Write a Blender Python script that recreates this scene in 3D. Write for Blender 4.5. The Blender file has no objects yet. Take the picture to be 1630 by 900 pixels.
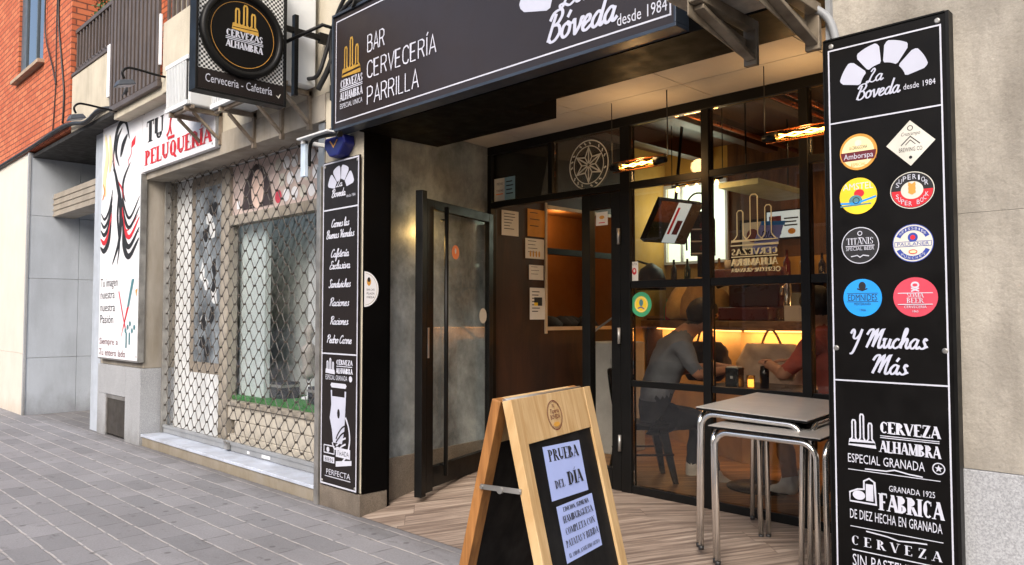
import bpy, bmesh, math, random
from mathutils import Vector, Matrix, noise as mnoise
R = math.radians
random.seed(7)
sc = bpy.context.scene
COL = sc.collection

# ------------------------------------------------------------------ camera
cd = bpy.data.cameras.new('camera'); cam = bpy.data.objects.new('camera', cd); COL.objects.link(cam)
cd.sensor_width = 36.0; cd.lens = 1225.0 / 1630.0 * 36.0; cd.clip_start = 0.05; cd.clip_end = 400
cam.location = (0, 0, 1.45)
cam.rotation_euler = (R(90) + math.atan(53 / 1225.0), 0, R(45))
sc.camera = cam
# ------------------------------------------------------------------ sky and sun
SUN_EL, SUN_AZ = 38.0, 152.0          # bright hazy light from the street side
w = bpy.data.worlds.new('World'); sc.world = w; w.use_nodes = True
nt = w.node_tree; nt.nodes.clear()
sky = nt.nodes.new('ShaderNodeTexSky'); sky.sky_type = 'NISHITA'; sky.sun_disc = False
sky.sun_elevation = R(SUN_EL); sky.sun_rotation = R(SUN_AZ); sky.dust_density = 4.0; sky.air_density = 1.0; sky.ozone_density = 0.6
bg = nt.nodes.new('ShaderNodeBackground'); bg.inputs[1].default_value = 0.15
wo = nt.nodes.new('ShaderNodeOutputWorld')
nt.links.new(sky.outputs[0], bg.inputs[0]); nt.links.new(bg.outputs[0], wo.inputs[0])
sl = bpy.data.lights.new('sun', 'SUN'); sl.energy = 1.5; sl.angle = R(32); sl.color = (1.0, 0.965, 0.93)
sun = bpy.data.objects.new('sun', sl); COL.objects.link(sun)
_el, _az = R(SUN_EL), R(SUN_AZ)
_to = Vector((math.sin(_az) * math.cos(_el), math.cos(_az) * math.cos(_el), math.sin(_el)))
sun.rotation_euler = (-_to).to_track_quat('-Z', 'Y').to_euler()
vs = sc.view_settings
sc.display_settings.display_device = 'sRGB'
vs.view_transform = 'Standard'; vs.look = 'None'; vs.gamma = 1.0; vs.use_curve_mapping = False
vs.exposure = 0.80
sc.cycles.max_bounces = 8; sc.cycles.transparent_max_bounces = 16
sc.cycles.caustics_reflective = False; sc.cycles.caustics_refractive = False
sc.cycles.sample_clamp_indirect = 4.0

# ------------------------------------------------------------------ materials
def lin(h):
    if isinstance(h, str):
        v = [int(h[i:i + 2], 16) / 255 for i in (0, 2, 4)]
        return tuple(c / 12.92 if c < .04045 else ((c + .055) / 1.055) ** 2.4 for c in v)
    return tuple(h)

class NT:
    def __init__(s, name):
        s.m = bpy.data.materials.new(name); s.m.use_nodes = True
        s.t = s.m.node_tree; s.t.nodes.clear()
        s.out = s.n('ShaderNodeOutputMaterial')
        s.b = s.n('ShaderNodeBsdfPrincipled'); s.l(s.b.outputs[0], s.out.inputs[0])
    def n(s, k, **kw):
        x = s.t.nodes.new(k)
        for a, v in kw.items(): setattr(x, a, v)
        return x
    def l(s, a, b): s.t.links.new(a, b)
    def put(s, inp, v):
        if hasattr(v, 'is_output'): s.l(v, inp)
        else: inp.default_value = v
    def math(s, op, a, b=0.0, c=0.0):
        x = s.n('ShaderNodeMath', operation=op); s.put(x.inputs[0], a); s.put(x.inputs[1], b); s.put(x.inputs[2], c); return x.outputs[0]
    def pos(s, scale=(1, 1, 1), rot=(0, 0, 0), obj=False):
        g = s.n('ShaderNodeTexCoord').outputs['Object'] if obj else s.n('ShaderNodeNewGeometry').outputs['Position']
        m = s.n('ShaderNodeMapping'); m.inputs['Scale'].default_value = scale; m.inputs['Rotation'].default_value = rot
        s.l(g, m.inputs[0]); return m.outputs[0]
    def noise(s, vec, scale, detail=4.0, rough=0.55, dist=0.0):
        x = s.n('ShaderNodeTexNoise'); s.l(vec, x.inputs['Vector']); x.inputs['Scale'].default_value = scale
        x.inputs['Detail'].default_value = detail; x.inputs['Roughness'].default_value = rough; x.inputs['Distortion'].default_value = dist
        return x.outputs[0]
    def ramp(s, v, a, b):
        x = s.n('ShaderNodeMapRange'); s.l(v, x.inputs[0]); x.inputs[1].default_value = a; x.inputs[2].default_value = b; return x.outputs[0]
    def mix(s, f, a, b, mode='MIX'):
        x = s.n('ShaderNodeMix', data_type='RGBA', blend_type=mode); s.put(x.inputs[0], f)
        for i, v in ((6, a), (7, b)):
            if hasattr(v, 'is_output'): s.l(v, x.inputs[i])
            else: x.inputs[i].default_value = (*v[:3], 1)
        return x.outputs[2]
    def bump(s, h, strength, dist=0.01):
        x = s.n('ShaderNodeBump'); x.inputs['Strength'].default_value = strength; x.inputs['Distance'].default_value = dist
        s.l(h, x.inputs['Height']); s.l(x.outputs[0], s.b.inputs['Normal'])

def M(name, col, rough=0.5, metal=0.0, var=0.12, vs_=6.0, bump=0.0, bs=60.0, col2=None, stretch=(1, 1, 1), spec=0.5, dirt=0.0, dirtcol=(0.03, 0.025, 0.02), obj=False, emit=0.0, coat=0.0, speck=0.0, foot=0.0):
    c = lin(col); t = NT(name)
    v = t.pos(stretch, obj=obj)
    c2 = lin(col2) if col2 else tuple(x * (1 - var) for x in c); c1 = c if col2 else tuple(min(1, x * (1 + var)) for x in c)
    f = t.ramp(t.noise(v, vs_), 0.32, 0.68)
    k = t.mix(f, c2, c1)
    if speck:
        q = t.ramp(t.noise(t.pos(), 130.0, 2.0, 0.7), 0.40, 0.62)
        k = t.mix(t.math('MULTIPLY', q, speck), k, tuple(x * 0.35 for x in c))
        q2 = t.ramp(t.noise(t.pos((1.1, 1.1, 1.1)), 90.0, 2.0, 0.7), 0.56, 0.70)
        k = t.mix(t.math('MULTIPLY', q2, speck * 0.7), k, tuple(min(1, x * 1.8) for x in c))
    if dirt:
        d = t.ramp(t.noise(t.pos((1.3, 1.3, 0.28)), 2.6, 6.0, 0.68), 0.44, 0.70)
        k = t.mix(t.math('MULTIPLY', d, dirt), k, dirtcol)
    if foot:
        zz = t.n('ShaderNodeSeparateXYZ'); t.l(t.n('ShaderNodeNewGeometry').outputs[0], zz.inputs[0])
        sp_ = t.ramp(t.math('SUBTRACT', t.noise(t.pos((1, 1, .6)), 3.2, 6, .65), t.math('MULTIPLY', zz.outputs[2], 1.1)), .18, .55)
        k = t.mix(t.math('MULTIPLY', sp_, foot), k, dirtcol)
    t.put(t.b.inputs['Base Color'], k)
    t.b.inputs['Metallic'].default_value = metal; t.b.inputs['Specular IOR Level'].default_value = spec
    rr = t.n('ShaderNodeMapRange'); t.l(t.noise(t.pos(obj=obj), 9.0, 5.0), rr.inputs[0]); rr.inputs[1].default_value = .3; rr.inputs[2].default_value = .7
    rr.inputs[3].default_value = max(.02, rough * 0.8); rr.inputs[4].default_value = min(1, rough * 1.2); t.l(rr.outputs[0], t.b.inputs['Roughness'])
    t.b.inputs['Coat Weight'].default_value = coat
    if bump: t.bump(t.noise(v, bs, 5.0, 0.6), bump)
    if emit:
        t.put(t.b.inputs['Emission Color'], k); t.b.inputs['Emission Strength'].default_value = emit
    return t.m

def brick_mat():
    t = NT('red_brick')
    g = t.n('ShaderNodeNewGeometry'); sp = t.n('ShaderNodeSeparateXYZ'); t.l(g.outputs[0], sp.inputs[0])
    cb = t.n('ShaderNodeCombineXYZ'); t.l(t.math('ADD', sp.outputs[0], sp.outputs[1]), cb.inputs[0]); t.l(sp.outputs[2], cb.inputs[1])
    b = t.n('ShaderNodeTexBrick'); t.l(cb.outputs[0], b.inputs['Vector'])
    b.inputs['Color1'].default_value = (*lin('b25a38'), 1); b.inputs['Color2'].default_value = (*lin('cb764f'), 1); b.inputs['Mortar'].default_value = (*lin('6e4334'), 1)
    b.inputs['Scale'].default_value = 1.0; b.inputs['Mortar Size'].default_value = 0.009; b.inputs['Mortar Smooth'].default_value = 0.2
    b.inputs['Brick Width'].default_value = 0.25; b.inputs['Row Height'].default_value = 0.080; b.inputs['Bias'].default_value = -0.1
    n = t.ramp(t.noise(t.pos((1, 1, 0.5)), 1.8, 5), .35, .8)
    k = t.mix(t.math('MULTIPLY', n, 0.35), b.outputs[0], lin('98482f'))
    t.l(k, t.b.inputs['Base Color']); t.b.inputs['Roughness'].default_value = 0.85
    h = t.math('SUBTRACT', t.math('MULTIPLY', t.noise(t.pos(), 45.0), 0.25), b.outputs['Fac']); t.bump(h, 0.8, 0.012)
    return t.m

def paver_mat():
    t = NT('grey_pavers')
    g = t.n('ShaderNodeNewGeometry'); sp = t.n('ShaderNodeSeparateXYZ'); t.l(g.outputs[0], sp.inputs[0])
    wob = t.math('MULTIPLY', t.math('SUBTRACT', t.noise(t.pos(), 5.0, 3), 0.5), 0.02)
    yy = t.math('DIVIDE', t.math('ADD', sp.outputs[1], wob), 0.196)
    row = t.math('FLOOR', yy); fy = t.math('FRACT', yy)
    off = t.math('MULTIPLY', t.math('MODULO', t.math('ABSOLUTE', row), 2.0), 0.5)
    off = t.math('ADD', off, t.math('MULTIPLY', t.math('SINE', t.math('MULTIPLY', row, 12.9)), 0.06))
    xx = t.math('ADD', t.math('DIVIDE', t.math('ADD', sp.outputs[0], wob), 0.40), off)
    colm = t.math('FLOOR', xx); fx = t.math('FRACT', xx)
    cb = t.n('ShaderNodeCombineXYZ'); t.l(row, cb.inputs[0]); t.l(colm, cb.inputs[1])
    wn = t.n('ShaderNodeTexWhiteNoise'); t.l(cb.outputs[0], wn.inputs[0])
    base = t.mix(wn.outputs['Value'], lin('828285'), lin('979699'))
    big = t.ramp(t.noise(t.pos(), 0.9, 6, 0.65), 0.35, 0.75)
    base = t.mix(t.math('MULTIPLY', big, 0.45), base, lin('6f6d6e'))
    fine = t.noise(t.pos(), 70.0, 4, 0.7)
    base = t.mix(t.math('MULTIPLY', t.ramp(fine, 0.35, 0.75), 0.35), base, lin('565456'))
    st = t.ramp(t.noise(t.pos((1, 1.6, 1)), 6.0, 5, 0.65), 0.60, 0.70)
    base = t.mix(t.math('MULTIPLY', st, 0.5), base, lin('4a4848'))
    ey = t.math('MINIMUM', fy, t.math('SUBTRACT', 1.0, fy))
    ex = t.math('MULTIPLY', t.math('MINIMUM', fx, t.math('SUBTRACT', 1.0, fx)), 2.0)
    brk = t.ramp(t.noise(t.pos(), 14.0, 4), 0.36, 0.5)
    jy = t.math('MULTIPLY', t.math('SUBTRACT', 1.0, t.ramp(ey, 0.024, 0.050)), brk)
    jx = t.math('MULTIPLY', t.math('SUBTRACT', 1.0, t.ramp(ex, 0.012, 0.034)), t.ramp(t.noise(t.pos((1, 1, 1)), 9.0, 3), 0.3, 0.55))
    k = t.mix(t.math('MULTIPLY', jx, 0.8), base, lin('4f4c4c'))
    k = t.mix(t.math('MULTIPLY', jy, 0.48), k, lin('cbc3bc'))
    vo = t.n('ShaderNodeTexVoronoi', voronoi_dimensions='2D'); vo.inputs['Scale'].default_value = 3.1; t.l(t.pos(), vo.inputs['Vector'])
    sc2 = t.n('ShaderNodeSeparateColor'); t.l(vo.outputs['Color'], sc2.inputs[0])
    gum = t.math('MULTIPLY', t.math('SUBTRACT', 1.0, t.ramp(vo.outputs['Distance'], .045, .075)), t.math('GREATER_THAN', sc2.outputs[0], .55))
    k = t.mix(t.math('MULTIPLY', gum, 0.55), k, lin('3f3d3d'))
    edge = t.ramp(t.math('ADD', sp.outputs[1], t.math('MULTIPLY', t.math('SUBTRACT', t.noise(t.pos((1, 3, 1)), 4.0, 6, .7), .5), 0.5)), 2.98, 3.22)
    k = t.mix(t.math('MULTIPLY', edge, 0.45), k, lin('4b4743'))
    pt = t.ramp(t.noise(t.pos((.6, 1, 1)), 1.6, 7, .72), .50, .72)
    k = t.mix(t.math('MULTIPLY', pt, 0.32), k, lin('565455'))
    t.l(k, t.b.inputs['Base Color']); t.b.inputs['Roughness'].default_value = 0.72; t.b.inputs['Specular IOR Level'].default_value = .4
    h = t.math('SUBTRACT', t.math('MULTIPLY', fine, 0.35), t.math('MAXIMUM', jy, jx)); t.bump(h, 0.55, 0.006)
    return t.m

def plank_mat(name='wood_look_tiles', a='ab9a8b', b='6b5c52', c='c9bbad', ang=40.0, pw=0.20, pl=1.1, rough=0.45):
    t = NT(name)
    g = t.n('ShaderNodeNewGeometry'); m = t.n('ShaderNodeMapping'); m.inputs['Rotation'].default_value = (0, 0, R(ang - 90)); t.l(g.outputs[0], m.inputs[0])
    sp = t.n('ShaderNodeSeparateXYZ'); t.l(m.outputs[0], sp.inputs[0])
    yy = t.math('DIVIDE', sp.outputs[1], pw); row = t.math('FLOOR', yy); fy = t.math('FRACT', yy)
    wn0 = t.n('ShaderNodeTexWhiteNoise', noise_dimensions='1D'); t.l(row, wn0.inputs['W'])
    xx = t.math('ADD', t.math('DIVIDE', sp.outputs[0], pl), wn0.outputs['Value']); cl = t.math('FLOOR', xx); fx = t.math('FRACT', xx)
    cb = t.n('ShaderNodeCombineXYZ'); t.l(row, cb.inputs[0]); t.l(cl, cb.inputs[1])
    wn = t.n('ShaderNodeTexWhiteNoise'); t.l(cb.outputs[0], wn.inputs[0])
    sh = t.n('ShaderNodeVectorMath', operation='MULTIPLY_ADD'); t.l(wn.outputs['Color'], sh.inputs[0]); sh.inputs[1].default_value = (9, 9, 9); t.l(m.outputs[0], sh.inputs[2])
    mp = t.n('ShaderNodeMapping'); mp.inputs['Scale'].default_value = (.9, 22, 1); t.l(sh.outputs[0], mp.inputs[0])
    gr = t.noise(mp.outputs[0], 1.5, 7, 0.66, 0.0)
    k = t.mix(t.ramp(gr, 0.40, 0.60), lin(b), lin(a))
    k = t.mix(t.math('MULTIPLY', t.ramp(gr, 0.55, 0.75), 0.7), k, lin(c))
    k = t.mix(t.math('MULTIPLY', wn.outputs['Value'], 0.30), k, lin(b))
    ey = t.math('MULTIPLY', t.math('MINIMUM', fy, t.math('SUBTRACT', 1.0, fy)), pw)
    ex = t.math('MULTIPLY', t.math('MINIMUM', fx, t.math('SUBTRACT', 1.0, fx)), pl)
    j = t.math('SUBTRACT', 1.0, t.ramp(t.math('MINIMUM', ex, ey), 0.0010, 0.0028))
    k = t.mix(t.math('MULTIPLY', j, 0.75), k, lin('55443a'))
    t.l(k, t.b.inputs['Base Color']); t.b.inputs['Roughness'].default_value = rough
    t.bump(t.math('SUBTRACT', t.math('MULTIPLY', gr, 0.4), j), 0.25, 0.004)
    return t.m

def concrete_mat():
    t = NT('polished_concrete'); v = t.pos((1, 1, 0.8))
    n1 = t.noise(v, 2.6, 8, 0.70, 0.15); n2 = t.noise(t.pos(), 11.0, 6, 0.7)
    k = t.mix(t.ramp(n1, 0.36, 0.66), lin('5f6567'), lin('b4babb'))
    k = t.mix(t.math('MULTIPLY', t.ramp(n2, 0.4, 0.75), 0.35), k, lin('6f7475'))
    k = t.mix(t.math('MULTIPLY', t.ramp(t.noise(t.pos((1, 1, .5)), 1.1, 4), .5, .7), 0.5), k, lin('4c5152'))
    t.l(k, t.b.inputs['Base Color']); t.b.inputs['Roughness'].default_value = 0.5
    t.bump(n2, 0.12, 0.01); return t.m

def glass_mat(name, tint=(1, 1, 1), refl=1.0, rough=0.0, dirt=0.0):
    t = NT(name); t.t.nodes.remove(t.b)
    tr = t.n('ShaderNodeBsdfTransparent'); tr.inputs[0].default_value = (*tint, 1)
    gl = t.n('ShaderNodeBsdfGlossy'); gl.inputs['Roughness'].default_value = rough
    fr = t.n('ShaderNodeFresnel'); fr.inputs[0].default_value = 1.45
    mx = t.n('ShaderNodeMixShader'); t.l(t.math('MULTIPLY', fr.outputs[0], refl), mx.inputs[0]); t.l(tr.outputs[0], mx.inputs[1]); t.l(gl.outputs[0], mx.inputs[2])
    last = mx.outputs[0]
    if dirt:
        df = t.n('ShaderNodeBsdfDiffuse'); df.inputs[0].default_value = (.7, .7, .7, 1); m2 = t.n('ShaderNodeMixShader')
        q = t.math('MULTIPLY', t.ramp(t.noise(t.pos((1, 1, .4)), 3.0, 6), .45, .8), dirt); t.l(q, m2.inputs[0]); t.l(last, m2.inputs[1]); t.l(df.outputs[0], m2.inputs[2]); last = m2.outputs[0]
    t.l(last, t.out.inputs[0]); return t.m

def emit_mat(name, col, s):
    t = NT(name); c = lin(col); t.b.inputs['Base Color'].default_value = (*c, 1); t.b.inputs['Emission Color'].default_value = (*c, 1); t.b.inputs['Emission Strength'].default_value = s
    return t.m

def perforated_mat():
    t = NT('woven_steel'); g = t.n('ShaderNodeNewGeometry'); sp = t.n('ShaderNodeSeparateXYZ'); t.l(g.outputs[0], sp.inputs[0])
    a = t.math('SINE', t.math('MULTIPLY', t.math('ADD', sp.outputs[1], sp.outputs[2]), 190.0)); b = t.math('SINE', t.math('MULTIPLY', t.math('SUBTRACT', sp.outputs[1], sp.outputs[2]), 190.0))
    f = t.ramp(t.math('ADD', a, b), -0.3, 0.3)
    t.l(t.mix(f, lin('2a2a2a'), lin('d8d8d4')), t.b.inputs['Base Color']); t.b.inputs['Roughness'].default_value = .4; t.bump(f, .4, .004); return t.m

def wood_mat(name, a, b, stretch=(14, 14, 1.2), sc_=2.2, rough=0.5, coat=0.0):
    t = NT(name); v = t.pos(stretch, obj=True); n = t.noise(v, sc_, 6, 0.6, 0.9)
    k = t.mix(t.ramp(n, 0.35, 0.68), lin(b), lin(a))
    k = t.mix(t.math('MULTIPLY', t.ramp(t.noise(t.pos((1, 1, 1), obj=True), 5.0, 3), .5, .8), .35), k, lin(b))
    t.l(k, t.b.inputs['Base Color']); t.b.inputs['Roughness'].default_value = rough; t.b.inputs['Coat Weight'].default_value = coat
    t.bump(n, .12, .004); return t.m

BEIGE = M('beige_stone_cladding', 'a39d92', 0.85, var=0.2, vs_=2.6, bump=0.5, bs=38, dirt=0.75, dirtcol=lin('6a645b'), speck=0.16)
BEIGE2 = M('cream_render', 'bdb5a3', 0.9, var=0.10, vs_=3.0, bump=0.3, bs=80, dirt=0.35, dirtcol=lin('7d745f'))
TRAV = M('stained_travertine', '9c958a', 0.75, foot=.6, var=0.2, vs_=1.6, stretch=(2, 2, .5), bump=0.2, bs=40, dirt=0.5, dirtcol=lin('6e624a'))
GRAN = M('grey_granite', 'a9abae', 0.6, foot=.6, var=0.08, vs_=2.0, bump=0.05, speck=0.5, dirt=0.18, dirtcol=lin('6b6a66'))
GRANB = M('dark_granite', '867b6e', 0.5, foot=.6, var=0.25, vs_=5.0, bump=0.05, speck=0.6, dirt=0.35, dirtcol=lin('4c443b'))
GRANL = M('blue_grey_granite', 'b9c0c8', 0.65, foot=.6, var=0.10, vs_=1.5, bump=0.06, speck=0.35, dirt=0.22, dirtcol=lin('77777a'))
PLAST = M('white_plaster', 'd3ccc1', 0.9, foot=.6, var=0.04, vs_=2.0, bump=0.15, bs=90, dirt=0.12, dirtcol=lin('b5aa99'))
BRICK = brick_mat(); PAVE = paver_mat(); PLANK = plank_mat(); PLANKI = plank_mat('wood_look_tiles_inside', '9a7348', '5c3f24', 'b38a58')
CONC = concrete_mat()
ASPH = M('asphalt', (.05, .05, .052), 0.9, var=.2, vs_=3, bump=.3, bs=120)
MARB = M('pale_marble', 'bcc4d2', 0.35, var=.14, vs_=4.0, dirt=0.6, dirtcol=lin('8f9094'))
BLK = M('black_satin_metal', (.0045, .0043, .004), 0.42, var=.2, vs_=4, spec=.22)
BLKM = M('black_matt_panel', (.0022, .002, .002), 0.55, var=.2, vs_=3, spec=.05)
SIGNB = M('sign_brown_black', (.0135, .0098, .009), 0.40, var=.12, vs_=1.2, spec=.25)
SIGNK = M('sign_black', (.0032, .0028, .0026), 0.45, var=.2, vs_=2, spec=.16)
SIGNF = M('sign_fascia', (.024, .0175, .0175), 0.36, var=.15, vs_=1.0, spec=.42)
GREYM = M('grey_painted_steel', '8a8d90', 0.5, metal=.0, var=.12, vs_=5, dirt=.25, dirtcol=lin('5b5650'))
GALV = M('galvanised_steel', 'a8a6a2', 0.42, metal=.75, var=.2, vs_=9, dirt=.3, dirtcol=lin('6f665a'))
SHUT = M('shutter_steel', '6f6b66', 0.42, metal=.35, var=.25, vs_=12, dirt=.35, dirtcol=lin('4d4337'))
CHROME = M('polished_steel_tube', 'e8e5e0', 0.2, metal=.92, var=.05, vs_=8)
ALU = M('brushed_aluminium_top', 'b5b1ac', 0.36, metal=.35, var=.03, vs_=1.0)
WHITE = M('white_enamel', 'd9dcdd', 0.5, var=.05, vs_=5, dirt=.25, dirtcol=lin('8d8a83'))
WPAN = M('white_panel', 'e6e6ea', 0.45, var=.03, vs_=2)
WVIN = M('white_lettering', 'bfc1cd', 0.55, var=.06, vs_=9); SIGNW = M('satin_white_vinyl', 'b6b9c9', 0.5, var=.06, vs_=4)
PAPER = M('paper_blueish', 'a3b2e4', 0.8, var=.03, vs_=4)
PAPERW = M('paper_white', 'dcd8cf', 0.85, var=.05, vs_=5)
GOLD = M('gold_lettering', 'c9a04a', 0.4, metal=.4, var=.2, vs_=8)
INK = M('black_ink', (.012, .012, .014), 0.7)
RED = M('red_ink', 'c8202c', 0.6); ORNG = M('orange_sticker', 'ff8434', .5); YEL = M('yellow_ink', 'eac52a', .5); BLU = M('blue_ink', '1b8fe0', .5)
NAVY = M('navy_ink', '2c3f8f', .5); PINK = M('crimson_ink', 'c74355', .5); CREAM = M('cream_ink', 'e6d6a2', .5); TANI = M('tan_ink', 'c8923e', .5); MAROON = M('maroon_ink', '5e1420', .5)
GREYI = M('grey_ink', 'c9c6bb', .6); GREENI = M('green_ink', '3f9a6c', .5); TEAL = M('teal_ink', '4c7d86', .5); SKIN_P = M('printed_skin', 'd9bfb2', .6)
COBALT = M('cobalt_plastic', '161d66', .35)
CEIL = M('entrance_ceiling_paint', 'b3aca3', 0.8, var=.05, vs_=1.2, dirt=.12, dirtcol=lin('8b7c6a'))
PINE = wood_mat('pine_wood', 'cdb084', 'b18d5c', stretch=(14, 3, 1.2), rough=.6); PINEO = wood_mat('varnished_pine', 'a8743f', '7d5229')
CHALK = M('chalkboard', (.005, .005, .0053), 0.6, spec=.2, var=.5, vs_=7, dirt=.05, dirtcol=(.25, .25, .25))
WALNUT = wood_mat('walnut_panel', '3a1f0f', '200f07', stretch=(3, 3, .6), rough=.6); OAK = wood_mat('oak_slab', '9a7a55', '5e452c', stretch=(2, 2, 10))
CEILW = wood_mat('dark_timber_ceiling', '5a3018', '351b0c', stretch=(12, 1.0, 1), rough=.45)
OCHRE = M('ochre_wall_paint', 'b98d3e', .8, var=.15, vs_=1.5, dirt=.2, dirtcol=lin('6b4a1c')); OCHRED = M('amber_wall_paint', '8c5c2c', .75, var=.15, vs_=2)
STONEP = M('counter_stone_panels', 'c79c63', .6, var=.25, vs_=2.5, bump=.1, bs=20)
COPPER = M('copper_pipe_metal', 'b5693c', .3, metal=.9)
GLASS = glass_mat('clear_glass', (.88, .87, .84), .95); GLASSD = glass_mat('door_glass', (.95, .96, .95), .07); GLASSS = glass_mat('shop_glass', (.98, .99, 1.0), .22); GLASSW = glass_mat('window_glass', (.4, .45, .5), 1.6)
AMBERG = glass_mat('amber_tube_glass', (1.0, .78, .45), .6)
FIL = emit_mat('lamp_filament', 'ffc069', 20.0); BULB = emit_mat('warm_bulb', 'ffb056', 22.0); LEDW = emit_mat('warm_led_strip', 'ffb562', 3.0)
KITCH = emit_mat('lit_kitchen_window', 'd3e4cc', 1.0); SCREEN = emit_mat('lit_screen', 'aebfc8', .5)
TURF = M('artificial_turf', '2f7a2e', .9, var=.3, vs_=40, bump=.5, bs=200); LEAF = M('hedge_leaf', (.045, .10, .03), .6, var=.4, vs_=9)
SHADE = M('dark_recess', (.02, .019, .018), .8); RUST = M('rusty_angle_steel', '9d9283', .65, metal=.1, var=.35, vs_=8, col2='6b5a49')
CABLE = M('black_cable', (.016, .016, .017), .5); RAILM = M('brown_grey_railing', '574d48', .5, var=.15, vs_=4, metal=.1); GREYSLAT = M('weathered_louvre', '9a9184', .6, var=.12, dirt=.3, dirtcol=lin('5a5246'))
HAIRP = M('printed_dark_hair', '3f3536', .6); PINKP = M('printed_pale_pink', 'c7b5ae', .6, var=.12, vs_=5); BRICKW = M('cream_plinth_blocks', 'b7b0a3', .8, var=.1, vs_=6, bump=.2, bs=50)
DRESS = M('patterned_grey_panel', '9aa3aa', .5, var=.5, vs_=3.2, col2='3a4046')

# ------------------------------------------------------------------ mesh builder
OFF = {}
class MB:
    def __init__(s): s.v = []; s.f = []; s.m = []; s.sm = []
    def face(s, pts, m=0, sm=False):
        i = len(s.v); s.v += [tuple(p) for p in pts]; s.f.append(tuple(range(i, i + len(pts)))); s.m.append(m); s.sm.append(sm); return s
    def hexa(s, p, m=0):
        i = len(s.v); s.v += [tuple(q) for q in p]
        for a in ((0, 3, 2, 1), (4, 5, 6, 7), (0, 1, 5, 4), (1, 2, 6, 5), (2, 3, 7, 6), (3, 0, 4, 7)):
            s.f.append(tuple(i + k for k in a)); s.m.append(m); s.sm.append(False)
        return s
    def box(s, x0, x1, y0, y1, z0, z1, m=0):
        return s.hexa([(x0, y0, z0), (x1, y0, z0), (x1, y1, z0), (x0, y1, z0), (x0, y0, z1), (x1, y0, z1), (x1, y1, z1), (x0, y1, z1)], m)
    def obox(s, o, u, v, n, m=0):   # box spanned by three edge vectors
        o, u, v, n = map(Vector, (o, u, v, n)); return s.hexa([o, o + u, o + u + v, o + v, o + n, o + u + n, o + u + v + n, o + v + n], m)
    def wall(s, a, b, z0, z1, t, m=0):   # vertical slab from a to b (plan), thickness t to its left
        a, b = Vector((*a, 0)), Vector((*b, 0)); d = (b - a).normalized(); n = Vector((-d.y, d.x, 0)) * t
        return s.obox(a + Vector((0, 0, z0)), b - a, n, (0, 0, z1 - z0), m)
    def tube(s, pts, r, n=8, m=0, cap=True):
        pts = [Vector(p) for p in pts]; rs = r if isinstance(r, (list, tuple)) else [r] * len(pts)
        rings = []; ref = None
        for k, p in enumerate(pts):
            d = (pts[min(k + 1, len(pts) - 1)] - pts[max(k - 1, 0)]).normalized()
            if ref is None: ref = d.orthogonal().normalized()
            ref = (ref - d * ref.dot(d)); ref = ref.normalized() if ref.length > 1e-6 else d.orthogonal().normalized()
            b = d.cross(ref); i = len(s.v); rings.append(i)
            for j in range(n):
                a = 2 * math.pi * j / n; s.v.append(tuple(p + (ref * math.cos(a) + b * math.sin(a)) * rs[k]))
        for k in range(len(pts) - 1):
            for j in range(n):
                j2 = (j + 1) % n; s.f.append((rings[k] + j, rings[k] + j2, rings[k + 1] + j2, rings[k + 1] + j)); s.m.append(m); s.sm.append(True)
        if cap:
            s.f.append(tuple(rings[0] + j for j in reversed(range(n)))); s.m.append(m); s.sm.append(False)
            s.f.append(tuple(rings[-1] + j for j in range(n))); s.m.append(m); s.sm.append(False)
        return s
    def lathe(s, prof, c=(0, 0, 0), ax=(0, 0, 1), n=20, m=0):
        c = Vector(c); a = Vector(ax).normalized(); u = a.orthogonal().normalized(); w_ = a.cross(u); rings = []
        for r, z in prof:
            rings.append(len(s.v))
            for j in range(n):
                t = 2 * math.pi * j / n; s.v.append(tuple(c + a * z + (u * math.cos(t) + w_ * math.sin(t)) * max(r, 1e-4)))
        for k in range(len(prof) - 1):
            for j in range(n):
                j2 = (j + 1) % n; s.f.append((rings[k] + j, rings[k] + j2, rings[k + 1] + j2, rings[k + 1] + j)); s.m.append(m); s.sm.append(True)
        s.f.append(tuple(rings[0] + j for j in reversed(range(n)))); s.m.append(m); s.sm.append(False)
        s.f.append(tuple(rings[-1] + j for j in range(n))); s.m.append(m); s.sm.append(False)
        return s
    def prism(s, poly, o, u, v, n, m=0):  # extrude a 2D polygon along n
        o, u, v, n = map(Vector, (o, u, v, n)); a = [o + u * p[0] + v * p[1] for p in poly]; b = [p + n for p in a]; k = len(a); i = len(s.v)
        s.v += [tuple(p) for p in a + b]; s.f.append(tuple(i + j for j in reversed(range(k)))); s.f.append(tuple(i + k + j for j in range(k)))
        s.m += [m, m]; s.sm += [False, False]
        for j in range(k):
            j2 = (j + 1) % k; s.f.append((i + j, i + j2, i + k + j2, i + k + j)); s.m.append(m); s.sm.append(False)
        return s
    def build(s, name, mats, parent=None, bevel=0.0, weld=False):
        off = OFF.get(parent.name, (0, 0, 0)) if parent else (0, 0, 0)
        me = bpy.data.meshes.new(name); me.from_pydata([(x - off[0], y - off[1], z - off[2]) for x, y, z in s.v], [], s.f)
        mats = mats if isinstance(mats, (list, tuple)) else [mats]
        for q in mats: me.materials.append(q)
        me.polygons.foreach_set('material_index', s.m); me.polygons.foreach_set('use_smooth', s.sm); me.update()
        if weld:
            bm = bmesh.new(); bm.from_mesh(me); bmesh.ops.remove_doubles(bm, verts=bm.verts, dist=1e-4); bmesh.ops.recalc_face_normals(bm, faces=bm.faces); bm.to_mesh(me); bm.free()
        o = bpy.data.objects.new(name, me); COL.objects.link(o)
        if parent: o.parent = parent; OFF[o.name] = off
        if bevel:
            b = o.modifiers.new('bevel', 'BEVEL'); b.width = bevel; b.segments = 2; b.limit_method = 'ANGLE'; b.angle_limit = R(40)
        return o

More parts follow.
